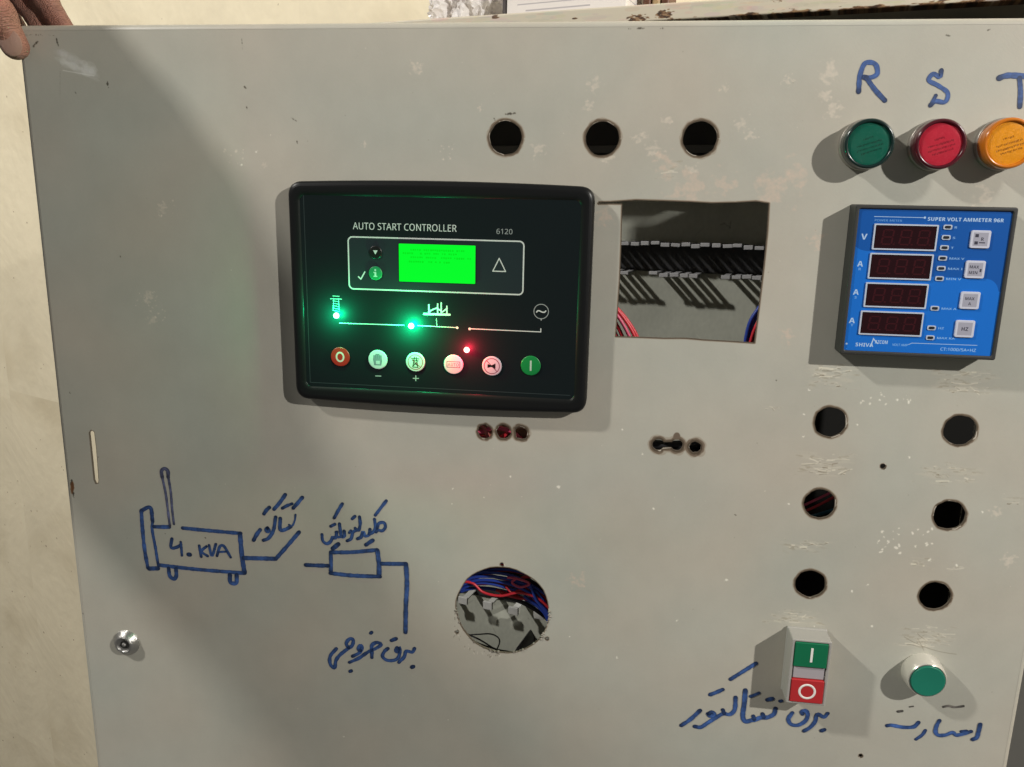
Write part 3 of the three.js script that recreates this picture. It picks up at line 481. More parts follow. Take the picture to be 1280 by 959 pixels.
// ---------------------------------------------------------------- generator controller
{
  const c = thing('generator_controller', 'black generator controller with a lit green screen mounted in the door', 'controller');
  const black = phys(lin(0.007, 0.0075, 0.008), 0.36, { specularIntensity: 0.55 }), w = 0.108, h = 0.079;
  const outline = (inset, r, Path = THREE.Shape) => {   // top and bottom bow outwards a little
    const s = new Path(), x = w - inset, y = h - inset, q = 0.0035 * (1 - inset * 20);
    s.moveTo(-x + r, -y); s.quadraticCurveTo(0, -y - q, x - r, -y); s.quadraticCurveTo(x, -y, x, -y + r); s.lineTo(x, y - r); s.quadraticCurveTo(x, y, x - r, y); s.quadraticCurveTo(0, y + q, -x + r, y); s.quadraticCurveTo(-x, y, -x, y - r); s.lineTo(-x, -y + r); s.quadraticCurveTo(-x, -y, -x + r, -y); return s;
  };
  const ring = outline(0, 0.011), FZ = 0.0098; ring.holes.push(roundRect(0.196, 0.136, 0.003, 0, 0.0005, THREE.Path));
  part('bezel', new THREE.ExtrudeGeometry(ring, { depth: 0.0075, bevelEnabled: true, bevelThickness: 0.0035, bevelSize: 0.0045, bevelOffset: -0.0045, bevelSegments: 6, curveSegments: 16 }), black, c);
  // printed membrane
  const PW = 0.2045, PH = 0.1445, W = 2048, H = Math.round(W * PH / PW), [cv, g] = canvas(W, H), k = W / PW;
  const at = (u, v) => { const p = px(u, v, FZ); return [(p.x + PW / 2) * k, (PH / 2 - p.y + 0.0005) * k]; };
  g.fillStyle = 'rgb(21,28,30)'; g.fillRect(0, 0, W, H);
  const lineTo = (pts, lw, col) => { g.strokeStyle = col; g.lineWidth = lw * k / 1000; g.lineCap = 'round'; g.lineJoin = 'round'; g.beginPath(); pts.forEach((p, i) => i ? g.lineTo(...at(...p)) : g.moveTo(...at(...p))); g.stroke(); };
  const white = 'rgb(196,202,198)', dim = 'rgb(150,156,154)';
  const text = (s, u0, u1, v, px_, col, weight = '') => { const [x0, y0] = at(u0, v), [x1] = at(u1, v); g.fillStyle = col; g.font = `${weight} ${px_}px sans-serif`; g.textAlign = 'left'; g.textBaseline = 'alphabetic'; const m = g.measureText(s).width; g.save(); g.translate(x0, y0); g.scale((x1 - x0) / m, 1); g.fillText(s, 0, 0); g.restore(); };
  text('AUTO START CONTROLLER', 441, 571, 286.5, 66, white);
  text('6120', 620, 641, 292.5, 50, dim);
  { // rounded frame with a slightly lighter panel
    const [x0, y0] = at(435, 296), [x1] = at(655, 302), [, y1] = at(438, 361), r = 3.2 * k / 1000; g.beginPath(); g.moveTo(x0 + r, y0); g.arcTo(x1, y0, x1, y1, r); g.arcTo(x1, y1, x0, y1, r); g.arcTo(x0, y1, x0, y0, r); g.arcTo(x0, y0, x1, y0, r); g.closePath(); g.fillStyle = 'rgb(36,46,49)'; g.fill(); g.strokeStyle = white; g.lineWidth = 1.0 * k / 1000; g.stroke();
  }
  lineTo([[624, 323], [616, 339], [632, 339.5], [624, 323]], 0.75, white);
  lineTo([[448, 346], [451, 349], [456, 340]], 0.9, white);
  // mains - bus - load diagram
  lineTo([[424, 404], [505, 406.6]], 0.6, white); lineTo([[522, 407], [571, 409.6]], 0.6, white); lineTo([[588, 411], [676, 415], [676, 411]], 0.7, white); lineTo([[545.5, 398], [546, 407]], 0.6, dim);
  for (const [u, v] of [[571.5, 409.8], [587, 411.2]]) { g.fillStyle = white; g.beginPath(); g.arc(...at(u, v), 0.95 * k / 1000, 0, 7); g.fill(); }
  { const [x, y] = at(676.5, 389.5); g.strokeStyle = dim; g.lineWidth = 0.55 * k / 1000; g.beginPath(); g.arc(x, y, 5.1 * k / 1000, 0, 7); g.stroke(); g.lineWidth = 0.9 * k / 1000; g.strokeStyle = white; g.beginPath(); g.moveTo(x - 3.2 * k / 1000, y + 0.5 * k / 1000); g.bezierCurveTo(x - 1.6 * k / 1000, y - 2.6 * k / 1000, x + 1.0 * k / 1000, y + 2.6 * k / 1000, x + 3.2 * k / 1000, y - 0.5 * k / 1000); g.stroke(); lineTo([[676.5, 398.5], [676.5, 400]], 0.9, dim); }
  { // generating plant pictogram
    lineTo([[530, 392.5], [562, 393.5]], 1.6, white); lineTo([[536, 381], [536, 391]], 1.1, white); lineTo([[547, 380], [547, 391]], 1.0, white); lineTo([[551.5, 378.5], [551.5, 391]], 1.0, white); lineTo([[558.5, 383], [558.5, 392]], 1.1, white); lineTo([[536, 390], [541, 387], [546, 385], [553, 390], [558, 386]], 1.0, white);
  }
  { // pylon pictogram
    lineTo([[413, 373.5], [427, 374]], 0.55, dim); lineTo([[416, 370], [424, 370.5]], 0.5, dim); lineTo([[417, 373], [416.5, 388]], 0.4, dim); lineTo([[423, 373], [424, 388]], 0.4, dim); for (let i = 0; i < 5; i++) lineTo([[416, 376 + i * 3], [424, 377.5 + i * 3]], 0.35, dim);
  }
  lineTo([[469.5, 470], [476, 470.2]], 0.75, dim); lineTo([[516.5, 473], [523, 473.2]], 0.75, dim); lineTo([[519.7, 469.8], [519.7, 476]], 0.75, dim);
  g.strokeStyle = 'rgba(90,98,98,.55)'; g.lineWidth = 0.35 * k / 1000; { const m = 0.006 * k; g.beginPath(); g.moveTo(m, 30); g.lineTo(m, H - m); g.lineTo(W - m, H - m); g.stroke(); }
  const faceM = phys(lin(1, 1, 1), 0.42, { map: canvasTex(cv), specularIntensity: 0.22 });
  part('face_panel', box(PW, PH, 0.004, 0, 0.0005, FZ - 0.002), [std(lin(0.01, 0.01, 0.01)), std(lin(0.01, 0.01, 0.01)), std(lin(0.01, 0.01, 0.01)), std(lin(0.01, 0.01, 0.01)), faceM, faceM], c);
  // screen
  {
    const a = px(498.5, 304.5, FZ), b = px(594, 355, FZ), sw = b.x - a.x, sh = a.y - b.y, [sc, q] = canvas(384, 192);
    q.fillStyle = 'rgb(0,246,40)'; q.fillRect(0, 0, 384, 192); q.fillStyle = 'rgba(0,196,10,.5)'; const R = rng(3);
    for (const [y, x0, x1] of [[24, 60, 330], [42, 20, 300], [62, 60, 360], [84, 40, 250]]) for (let x = x0; x < x1; x += 11) if (R() < 0.8) q.fillRect(x, y, 5 + R() * 4, 7 + R() * 3);
    const t = canvasTex(sc), scr = part('screen', new RoundedBoxGeometry(sw, sh, 0.0012, 3, 0.0006), phys(lin(0.0, 0.01, 0.0), 0.7, { specularIntensity: 0.15, emissive: lin(1, 1, 1), emissiveMap: t, emissiveIntensity: 1.05 }), c, 'lit green screen');
    scr.position.set((a.x + b.x) / 2, (a.y + b.y) / 2, FZ + 0.0002);
    const rl = new THREE.RectAreaLight(lin(0, 1, 0.1), 0.9, sw, sh); rl.position.set((a.x + b.x) / 2, (a.y + b.y) / 2, FZ + 0.0014); rl.lookAt((a.x + b.x) / 2, (a.y + b.y) / 2, 1); rl.name = 'screen_glow'; c.add(rl);
  }
  // membrane keys
  const key = (u, v, r, draw, name, label, rim) => {
    const S = 192, [kc, q] = canvas(S, S); q.save(); draw(q, S); q.restore();
    const p = px(u, v, FZ), geo = lathe([[0.00001, 0.0007], [r - 0.0005, 0.0007], [r, 0.0001]], 40), pp = geo.attributes.position, uv = geo.attributes.uv;
    for (let i = 0; i < pp.count; i++) uv.setXY(i, 0.5 + pp.getX(i) / r / 2, 0.5 + pp.getY(i) / r / 2);
    const m = part(name, geo, phys(lin(0.68, 0.68, 0.68), 0.4, { map: canvasTex(kc) }), c, label); m.position.set(p.x, p.y, FZ + 0.0002);
    if (rim) { const b = part('button_rim', new THREE.TorusGeometry(r + 0.0003, 0.0004, 8, 40), std(lin(...rim), 0.4), m); b.position.z = 0.0002; }
  };
  const fill = (q, S, col) => { q.fillStyle = col; q.fillRect(0, 0, S, S); };
  key(425.5, 446, 0.0071, (q, S) => { fill(q, S, 'rgb(196,48,34)'); q.strokeStyle = 'rgb(238,214,204)'; q.lineWidth = 17; q.beginPath(); q.ellipse(S / 2, S / 2, 36, 44, 0, 0, 7); q.stroke(); }, 'stop_button', 'red round stop button with a white O');
  key(472.5, 449.5, 0.0071, (q, S) => { fill(q, S, 'rgb(222,232,230)'); q.fillStyle = 'rgb(140,152,160)'; q.strokeStyle = 'rgb(120,132,142)'; q.lineWidth = 5; q.beginPath(); q.moveTo(62, 150); q.lineTo(52, 95); for (let i = 0; i < 4; i++) { q.lineTo(56 + i * 21, 52 - (i === 1 || i === 2 ? 12 : 0)); q.lineTo(72 + i * 21, 52 - (i === 1 || i === 2 ? 12 : 0)); q.lineTo(72 + i * 21, 84); } q.lineTo(138, 110); q.lineTo(128, 150); q.closePath(); q.fill(); q.stroke(); q.fillStyle = 'rgb(208,218,220)'; q.fillRect(78, 106, 40, 34); }, 'manual_button', 'white round button with a grey hand');
  key(519.5, 452.5, 0.0071, (q, S) => { fill(q, S, 'rgb(226,230,220)'); q.strokeStyle = 'rgb(168,70,74)'; q.lineWidth = 7; q.beginPath(); q.arc(S / 2, S / 2, 72, 0, 7); q.stroke(); q.strokeStyle = 'rgb(30,40,32)'; q.lineWidth = 9; q.beginPath(); q.moveTo(56, 62); q.lineTo(136, 62); q.moveTo(64, 82); q.lineTo(128, 82); q.moveTo(88, 44); q.lineTo(70, 146); q.moveTo(104, 44); q.lineTo(122, 146); q.moveTo(82, 100); q.lineTo(118, 130); q.moveTo(110, 100); q.lineTo(76, 132); q.moveTo(66, 146); q.lineTo(128, 146); q.stroke(); q.strokeStyle = 'rgb(168,70,74)'; q.lineWidth = 6; q.beginPath(); q.moveTo(44, 48); q.lineTo(148, 146); q.stroke(); }, 'mute_mains_button', 'white round button with a pylon');
  key(567, 455.5, 0.0071, (q, S) => { fill(q, S, 'rgb(228,220,226)'); q.strokeStyle = 'rgb(120,104,118)'; q.lineWidth = 7; q.strokeRect(32, 68, 128, 56); q.fillStyle = 'rgb(150,134,148)'; q.font = 'bold 42px sans-serif'; q.textAlign = 'center'; q.textBaseline = 'middle'; q.fillText('AUTO', S / 2, S / 2 + 2); }, 'auto_button', 'white round button with AUTO in a frame');
  key(615, 457.5, 0.0071, (q, S) => { fill(q, S, 'rgb(228,214,224)'); q.strokeStyle = 'rgb(140,84,100)'; q.lineWidth = 8; q.beginPath(); q.arc(S / 2, S / 2, 74, 0, 7); q.moveTo(44, 44); q.lineTo(148, 148); q.stroke(); q.fillStyle = 'rgb(18,16,20)'; q.beginPath(); q.moveTo(54, 76); q.lineTo(54, 116); q.lineTo(92, 104); q.lineTo(132, 124); q.lineTo(132, 68); q.lineTo(92, 88); q.closePath(); q.fill(); }, 'alarm_mute_button', 'white round button with a crossed-out horn');
  key(663.5, 457, 0.0071, (q, S) => { fill(q, S, 'rgb(16,150,72)'); q.fillStyle = 'rgb(206,232,214)'; q.fillRect(88, 46, 17, 100); }, 'start_button', 'green round start button with a white bar');
  key(469.5, 315.5, 0.0046, (q, S) => { fill(q, S, 'rgb(8,14,12)'); q.fillStyle = 'rgb(220,236,228)'; q.beginPath(); q.moveTo(62, 66); q.lineTo(132, 66); q.lineTo(97, 128); q.closePath(); q.fill(); }, 'page_button', 'small black round button with a white triangle');
  key(469.5, 341.5, 0.0049, (q, S) => { fill(q, S, 'rgb(30,160,96)'); q.fillStyle = 'rgb(196,240,216)'; q.fillRect(84, 78, 26, 64); q.fillRect(70, 78, 40, 14); q.fillRect(70, 132, 54, 14); q.beginPath(); q.arc(97, 52, 14, 0, 7); q.fill(); }, 'info_button', 'small green round button with a white i');
  // indicator lamps: glowing dome and its light
  for (const [u, v, col, core, I, label] of [[420.5, 394.5, [0, 1, 0.35], [0.72, 1, 0.86], 0.009, 'left lit green indicator'], [514, 407.5, [0, 1, 0.3], [0.75, 1, 0.92], 0.0185, 'middle lit green indicator'], [583.5, 437.5, [1, 0.02, 0.06], [1, 0.55, 0.5], 0.0055, 'lit red indicator']]) {
    const p = px(u, v, FZ), r = 0.0021, m = part('indicator_lamp', lathe([[0.00001, 0.0024], [r * 0.6, 0.0021], [r * 0.9, 0.0012], [r, 0.0001]], 24), std(lin(...core), 0.4, { emissive: lin(...core), emissiveIntensity: 2.2 }), c, label);
    m.position.set(p.x, p.y, FZ);
    const l = new THREE.PointLight(lin(...col), I, 0, 2); l.position.set(p.x, p.y, FZ + 0.0092); l.castShadow = true; l.shadow.radius = 0.1; c.add(l);
  }
  shadows(c);
}

// ---------------------------------------------------------------- pilot lamps
const LAMP_GROUP = 'round pilot lamps in the upper right row';
function pilotLamp(u, v, col, side, label, seed) {
  const p = px(u, v, 0.0145), g = thing('pilot_lamp', label, 'pilot lamp', [p.x, p.y, 0], LAMP_GROUP);
  part('collar', lathe([[0.0138, 0], [0.0149, 0.0004], [0.0150, 0.0046], [0.0146, 0.0052], [0.0136, 0.0054]]), std(lin(0.40, 0.37, 0.33), 0.32, { metalness: 0.55 }), g);
  part('bezel', lathe([[0.0136, 0.004], [0.0143, 0.0054], [0.0145, 0.013], [0.0143, 0.0158], [0.0136, 0.0170], [0.0127, 0.0171], [0.0122, 0.0162], [0.0120, 0.0150]]), phys(lin(...side), 0.22, { clearcoat: 0.4 }), g);
  const S = 256, [cv, q] = canvas(S, S), R = rng(seed); q.fillStyle = 'rgb(255,255,255)'; q.fillRect(0, 0, S, S);
  q.save(); q.translate(S / 2, S / 2); q.rotate(-0.32);
  for (const [y, w] of [[-40, 60], [-8, 150], [18, 160], [42, 120]]) { q.fillStyle = 'rgba(80,50,50,.42)'; for (let x = -w / 2; x < w / 2; x += 9) q.fillRect(x, y + R() * 3, 4 + R() * 4, 8 + R() * 5); }
  q.restore();
  const lens = lathe([[0.00001, 0.0160], [0.0060, 0.0159], [0.0105, 0.0155], [0.0121, 0.0150]]), pp = lens.attributes.position, uv = lens.attributes.uv;
  for (let i = 0; i < pp.count; i++) uv.setXY(i, 0.5 + pp.getX(i) / 0.0244, 0.5 + pp.getY(i) / 0.0244);
  part('lens', lens, phys(lin(...col), 0.24, { map: canvasTex(cv), specularIntensity: 0.45, clearcoat: 0.25, clearcoatRoughness: 0.3, bumpMap: withRepeat(fineGrain, 3), bumpScale: 0.0006 }), g);
  part('lens_core', lathe([[0.00001, 0.0148], [0.0120, 0.0144], [0.0125, 0.012]]), std(lin(...col.map((c) => c * 0.5)), 0.6), g);
  g.children.forEach((m) => m.scale.set(1.07, 1.07, 0.85));
  return g;
}
pilotLamp(1087.5, 179.5, [0.0, 0.125, 0.078], [0.006, 0.022, 0.02], 'green pilot lamp under the marker letter R', 1);
pilotLamp(1177, 180, [0.60, 0.016, 0.045], [0.07, 0.006, 0.013], 'red pilot lamp under the marker letter S', 2);
pilotLamp(1263, 179, [0.95, 0.36, 0.012], [0.55, 0.16, 0.01], 'amber pilot lamp under the marker letter T at the right edge', 3);

// ---------------------------------------------------------------- digital volt ammeter
{
  const z = 0.0145, a = px(1071, 259.5, z), b = px(1274, 261, z), d = px(1051.5, 438.5, z), e = px(1242, 449.5, z);
  const cx = (a.x + b.x + d.x + e.x) / 4, cy = (a.y + b.y + d.y + e.y) / 4, S = 0.0975;
  const g = thing('volt_ammeter', 'square blue digital volt ammeter with four dark red displays', 'panel meter', [cx, cy, 0]);
  const body = phys(lin(0.028, 0.028, 0.027), 0.5);
  const ring = roundRect(S, S, 0.0015); ring.holes.push(roundRect(S - 0.0052, S - 0.0052, 0.001, 0, 0, THREE.Path));
  part('frame', extrude(ring, z, 0, 0.0008), body, g);
  const FW = S - 0.0051, FZ = z - 0.0012, W = 1536, k = W / FW, [cv, q] = canvas(W, W);
  const at = (u, v) => { const p = px(u, v, FZ); return [(p.x - cx + FW / 2) * k, (FW / 2 - (p.y - cy)) * k]; };
  const Z = (x, y) => at(1020 + x / 4.17, 240 + y / 4.17);      // measured on an enlargement
  q.fillStyle = 'rgb(24,108,202)'; q.fillRect(0, 0, W, W);
  // darker printed field with a rounded corner over the upper right
  q.fillStyle = 'rgb(18,84,164)'; q.beginPath(); q.moveTo(...Z(200, 60)); q.lineTo(...Z(1080, 60)); q.lineTo(...Z(1040, 520)); q.lineTo(...Z(952, 520)); q.quadraticCurveTo(...Z(945, 455), ...Z(880, 452)); q.lineTo(...Z(560, 440)); q.lineTo(...Z(300, 310)); q.quadraticCurveTo(...Z(225, 310), ...Z(205, 280)); q.closePath(); q.fill();
  const pale = 'rgb(176,202,232)';
  const T = (s, x0, x1, y, size, col = pale, wgt = 'bold') => { const [X0, Y0] = Z(x0, y), [X1, Y1] = Z(x1, y); q.fillStyle = col; q.font = `${wgt} ${size}px sans-serif`; q.textAlign = 'left'; q.textBaseline = 'middle'; const m = q.measureText(s).width; q.save(); q.translate(X0, Y0); q.scale((X1 - X0) / m, 1); q.fillText(s, 0, 0); q.restore(); };
  const Ln = (pts, w, col = pale) => { q.strokeStyle = col; q.lineWidth = w; q.lineCap = 'round'; q.beginPath(); pts.forEach((p, i) => i ? q.lineTo(...Z(...p)) : q.moveTo(...Z(...p))); q.stroke(); };
  T('SUPER VOLT AMMETER 96R', 582, 982, 141, 52); Ln([[305, 128], [560, 134]], 6); { q.fillStyle = pale; q.beginPath(); q.arc(...Z(568, 134), 12, 0, 7); q.fill(); }
  T('POWER METER', 305, 450, 147, 30, 'rgb(120,170,225)', '');
  T('V', 236, 268, 233, 84); T('A', 216, 246, 375, 82); T('R', 220, 236, 402, 36, 'rgb(120,170,225)'); T('A', 194, 224, 522, 82); T('S', 200, 214, 550, 36, 'rgb(120,170,225)'); T('A', 172, 204, 670, 82); T('T', 180, 196, 694, 36, 'rgb(120,170,225)');
  T('SHIVA', 205, 300, 795, 56); Ln([[285, 805], [300, 765], [320, 790]], 12); T('AZCOM', 308, 376, 782, 54); T('VOLT AMP', 398, 480, 796, 34, 'rgb(150,195,238)', ''); Ln([[482, 796], [500, 788], [840, 800]], 6);
  T('CT:1000/5A+HZ', 648, 836, 819, 46, 'rgb(168,206,244)', ''); { q.fillStyle = pale; q.beginPath(); q.arc(...Z(160, 791), 11, 0, 7); q.fill(); }
  const leds = [[687, 183, 'R'], [678, 237, 'S'], [669, 290, 'T'], [660, 345, 'MAX V'], [652, 398, 'MAX I'], [643, 451, 'MIN V'], [619, 606, 'MAX A'], [602, 708, 'HZ'], [595, 759, 'MAX KA']];
  for (const [x, y, s] of leds) T(s, x + 34, x + 34 + (s.length === 1 ? 16 : s.length * 16), y + 2, 30, 'rgb(160,200,240)', '');
  const fm = phys(lin(1, 1, 1), 0.28, { map: canvasTex(cv) });
  part('face_plate', box(FW, FW, 0.003, 0, 0, FZ - 0.0015), [body, body, body, body, fm, body], g);
  // display windows
  const wins = [[302, 165, 638, 308], [280, 318, 612, 460], [258, 472, 586, 608], [232, 620, 562, 752]];
  const whiteM = std(lin(0.48, 0.54, 0.64), 0.4);
  const [wc, wq] = canvas(512, 256); wq.fillStyle = 'rgb(36,11,17)'; wq.fillRect(0, 0, 512, 256);
  for (let n = 0; n < 3; n++) { wq.save(); wq.translate(60 + n * 150, 44); wq.transform(1, 0, -0.08, 1, 10, 0); wq.fillStyle = 'rgb(58,19,25)'; for (const [x, y, w, h] of [[14, 0, 70, 14], [14, 78, 70, 14], [14, 156, 70, 14], [0, 12, 14, 66], [84, 12, 14, 66], [0, 90, 14, 66], [84, 90, 14, 66]]) wq.fillRect(x, y, w, h); wq.beginPath(); wq.arc(112, 162, 9, 0, 7); wq.fill(); wq.restore(); }
  const wm = phys(lin(1, 1, 1), 0.18, { map: canvasTex(wc) });
  for (const [x0, y0, x1, y1] of wins) {
    const P = [[x0 + 3, y0], [x1, y0 + 6], [x1 - 14, y1], [x0 - 13, y1 - 8]].map(([x, y]) => px(1020 + x / 4.17, 240 + y / 4.17, FZ));
    const X0 = (P[0].x + P[3].x) / 2 - cx, X1 = (P[1].x + P[2].x) / 2 - cx, Y0 = (P[2].y + P[3].y) / 2 - cy, Y1 = (P[0].y + P[1].y) / 2 - cy, w = X1 - X0, h = Y1 - Y0;
    const s = roundRect(w, h, 0.0006); s.holes.push(roundRect(w - 0.0018, h - 0.0018, 0.0004, 0, 0, THREE.Path));
    const dsp = part('display', box(w - 0.0016, h - 0.0016, 0.001, 0, 0, 0), wm, g); dsp.position.set((X0 + X1) / 2, (Y0 + Y1) / 2, FZ);
    part('display_border', extrude(s, 0.0009, 0), whiteM, dsp);
  }
  const ledM = std(lin(0.01, 0.01, 0.015), 0.4);
  for (const [x, y] of leds) {
    const p = px(1020 + x / 4.17, 240 + y / 4.17, FZ), s = roundRect(0.0052, 0.0030, 0.0009), m = part('indicator_led', extrude(roundRect(0.0034, 0.0015, 0.0005), 0.0009), ledM, g); s.holes.push(roundRect(0.0036, 0.0017, 0.0006, 0, 0, THREE.Path));
    m.position.set(p.x - cx, p.y - cy, FZ); part('led_border', extrude(s, 0.0006), whiteM, m);
  }
  const keys = [[855, 247, (q2) => { q2.fillRect(40, 40, 34, 34); q2.fillRect(40, 118, 34, 34); q2.font = 'bold 52px sans-serif'; q2.fillText('R', 96, 112); q2.fillRect(84, 126, 60, 12); }, 'upper grey key'], [827, 404, (q2) => { q2.font = 'bold 44px sans-serif'; q2.fillText('MAX', 34, 84); q2.fillText('MIN', 34, 146); q2.fillRect(140, 88, 18, 34); }, 'second grey key'], [800, 565, (q2) => { q2.font = 'bold 44px sans-serif'; q2.fillText('MAX', 42, 92); q2.fillText('A', 82, 148); }, 'third grey key'], [773, 713, (q2) => { q2.font = 'bold 58px sans-serif'; q2.fillText('HZ', 58, 118); }, 'lowest grey key']];
  for (const [x, y, draw, label] of keys) {
    const p = px(1020 + x / 4.17, 240 + y / 4.17, FZ), [kc, q2] = canvas(192, 192); q2.fillStyle = 'rgb(196,198,212)'; q2.fillRect(0, 0, 192, 192); q2.fillStyle = 'rgb(158,158,172)'; q2.fillRect(24, 24, 144, 144); q2.fillStyle = 'rgb(52,52,66)'; draw(q2);
    const geo = extrude(roundRect(0.0118, 0.0112, 0.0012), 0.0011, 0, 0.0003), pp = geo.attributes.position, uv = geo.attributes.uv; for (let i = 0; i < pp.count; i++) uv.setXY(i, 0.5 + pp.getX(i) / 0.0118, 0.5 + pp.getY(i) / 0.0112);
    const m = part('meter_key', geo, phys(lin(1, 1, 1), 0.4, { map: canvasTex(kc) }), g, label); m.position.set(p.x - cx, p.y - cy, FZ);
  }
  shadows(g);
}

// ---------------------------------------------------------------- double push switch
{
  const z = 0.019, a = px(988, 799, z), b = px(1041, 803, z), d = px(985, 878, z), e = px(1031, 884, z);
  const w = (b.x - a.x + e.x - d.x) / 2, h = (a.y - d.y + b.y - e.y) / 2, cx = (a.x + b.x + d.x + e.x) / 4, cy = (a.y + b.y + d.y + e.y) / 4;
  const g = thing('double_push_switch', 'rectangular push switch with a green I key above a red O key', 'push switch', [cx, cy, 0]);
  const shell = phys(lin(0.36, 0.345, 0.32), 0.38);
  part('base_flange', box(w + 0.001, h + 0.001, 0.003, 0, 0, 0.0015, 0.001), shell, g);
  const s = roundRect(w, h, 0.001); s.holes.push(roundRect(w - 0.0044, h - 0.0034, 0.0006, 0, 0, THREE.Path));
  part('housing', extrude(s, z - 0.003, 0.003, 0.0006), shell, g);
  const iw = w - 0.0048, ih = h - 0.0038, y0 = ih / 2, gh = ih * 0.40, wh = ih * 0.205, rh = ih - gh - wh - 0.0006;
  const white = std(lin(0.82, 0.80, 0.76), 0.45);
  const green = part('green_key', box(iw, gh, 0.010, 0, 0, 0, 0.0006), phys(lin(0.005, 0.15, 0.065), 0.36), g, 'green key with a white bar'); green.position.set(0, y0 - gh / 2, z - 0.0042);
  part('bar_mark', box(0.0016, gh * 0.58, 0.0004, 0.0004, 0.0004, 0.00512), white, green);
  const lens = part('lens', box(iw - 0.001, wh, 0.010, 0, 0, 0, 0.0006), phys(lin(0.40, 0.37, 0.39), 0.25, { clearcoat: 0.5 }), g, 'milky lens between the keys'); lens.position.set(0, y0 - gh - 0.0003 - wh / 2, z - 0.0058);
  const red = part('red_key', box(iw, rh, 0.010, 0, 0, 0, 0.0006), phys(lin(0.46, 0.026, 0.03), 0.36), g, 'red key with a white ring'); red.position.set(0, -ih / 2 + rh / 2, z - 0.0042);
  part('ring_mark', new THREE.TorusGeometry(0.0054, 0.00085, 8, 40).scale(1, 1, 0.35).translate(0, 0, 0.005), white, red);
  shadows(g);
}
// ---------------------------------------------------------------- round start button
{
  const z = 0.0145, p = px(1160.5, 852.5, z), g = thing('push_button', 'round green push button in a pale collar above the start handwriting', 'push button', [p.x, p.y, 0]);
  part('collar', lathe([[0.0142, 0], [0.0145, 0.001], [0.0142, 0.0075], [0.0136, 0.0112], [0.0128, 0.0128], [0.0122, 0.0128], [0.0121, 0.011]]), std(lin(0.66, 0.63, 0.57), 0.3, { metalness: 0.35 }), g);
  part('trim_ring', new THREE.TorusGeometry(0.01235, 0.0005, 8, 48).translate(0, 0, 0.0129), std(lin(0.7, 0.69, 0.66), 0.2, { metalness: 0.9 }), g);
  part('cap', lathe([[0.00001, 0.0139], [0.0095, 0.0141], [0.0112, 0.0145], [0.0117, 0.0142], [0.0119, 0.0112], [0.0119, 0.008]]), phys(lin(0.012, 0.175, 0.115), 0.34), g);
  shadows(g);
}

lightBulb(LAMP_A, 0.03, 'lit white bulb hanging to the right in front of the cabinet');
lightBulb(LAMP_B, 0.07, 'lit white bulb hanging high to the left of the cabinet');
// ---------------------------------------------------------------- things on top of the cabinet
{
  const T = 0.214, lz = -0.07;
  // crumpled clear bag
  const a = inCab(545, 20, lz), b = inCab(652, 12, lz), w = b.x - a.x;
  const bag = thing('plastic_bag', 'crumpled clear plastic bag on top of the cabinet left of the white carton', 'plastic bag'); toCab(bag, (a.x + b.x) / 2, T, lz);
  const geo = new THREE.IcosahedronGeometry(1, 24), p = geo.attributes.position;
  for (let i = 0; i < p.count; i++) { const v = V3(p.getX(i), p.getY(i), p.getZ(i)), f = 1 + 0.22 * Math.abs(noise(v.x * 2.6, v.y * 2.6, v.z * 2.6)) * 2 - 0.16 * Math.abs(noise(v.x * 6, v.y * 5, v.z * 6 + 4)) * 2 - 0.08 * Math.abs(noise(v.x * 14, v.y * 12, v.z * 14)); p.setXYZ(i, v.x * f * w * 0.47, Math.max(-0.02, v.y * f * 0.05), v.z * f * 0.05); }
  geo.translate(0, 0.0205, 0); geo.computeVertexNormals();
  part('bag_film', geo, phys(lin(0.94, 0.91, 0.89), 0.3, { transmission: 0.28, thickness: 0, side: THREE.DoubleSide }), bag);
  part('bag_content', box(w * 0.5, 0.03, 0.05, -w * 0.05, 0.016, 0, 0.006), std(lin(0.85, 0.80, 0.77), 0.7), bag);
  // white carton with printed lines
  const c = inCab(657, 10, lz), d = inCab(800, 5, lz), cw = d.x - c.x, [cv, q] = canvas(512, 256); q.fillStyle = 'rgb(236,230,226)'; q.fillRect(0, 0, 512, 256);
  q.strokeStyle = 'rgba(170,165,170,.8)'; for (let i = 0; i < 9; i++) { q.lineWidth = 2 + (i % 3); q.beginPath(); q.moveTo(30 + (i * 37) % 60, 90 + i * 18); q.lineTo(300 + (i * 53) % 180, 86 + i * 18); q.stroke(); }
  const carton = thing('carton', 'white paper carton with faint printed lines on top of the cabinet', 'carton'); toCab(carton, (c.x + d.x) / 2, T, lz);
  const cm = std(lin(0.9, 0.9, 0.9), 0.7, { map: canvasTex(cv) });
  part('carton_body', box(cw, 0.07, 0.09, 0, 0.0352, 0, 0.0015), cm, carton);
  part('carton_flap', box(cw * 0.45, 0.0015, 0.06, cw * 0.2, 0.074, 0.01), cm, carton).rotation.z = 0.12;
  part('carton_edge', box(0.0025, 0.07, 0.004, -cw / 2 - 0.0015, 0.0355, 0.044), std(lin(0.06, 0.05, 0.05), 0.6), carton);
  const e = inCab(808, 3, lz), f = inCab(842, 2, lz);
  const bb = thing('brown_block', 'small brown terminal block at the right end of the white carton', 'terminal block'); toCab(bb, (e.x + f.x) / 2, T, lz);
  for (let i = 0; i < 3; i++) part('terminal', box((f.x - e.x) / 3 - 0.001, 0.03, 0.03, (i - 1) * (f.x - e.x) / 3, 0.0152, 0, 0.002), std(i === 1 ? lin(0.5, 0.36, 0.2) : lin(0.14, 0.06, 0.035), 0.5), bb);
  shadows(bag); shadows(carton); shadows(bb);
}

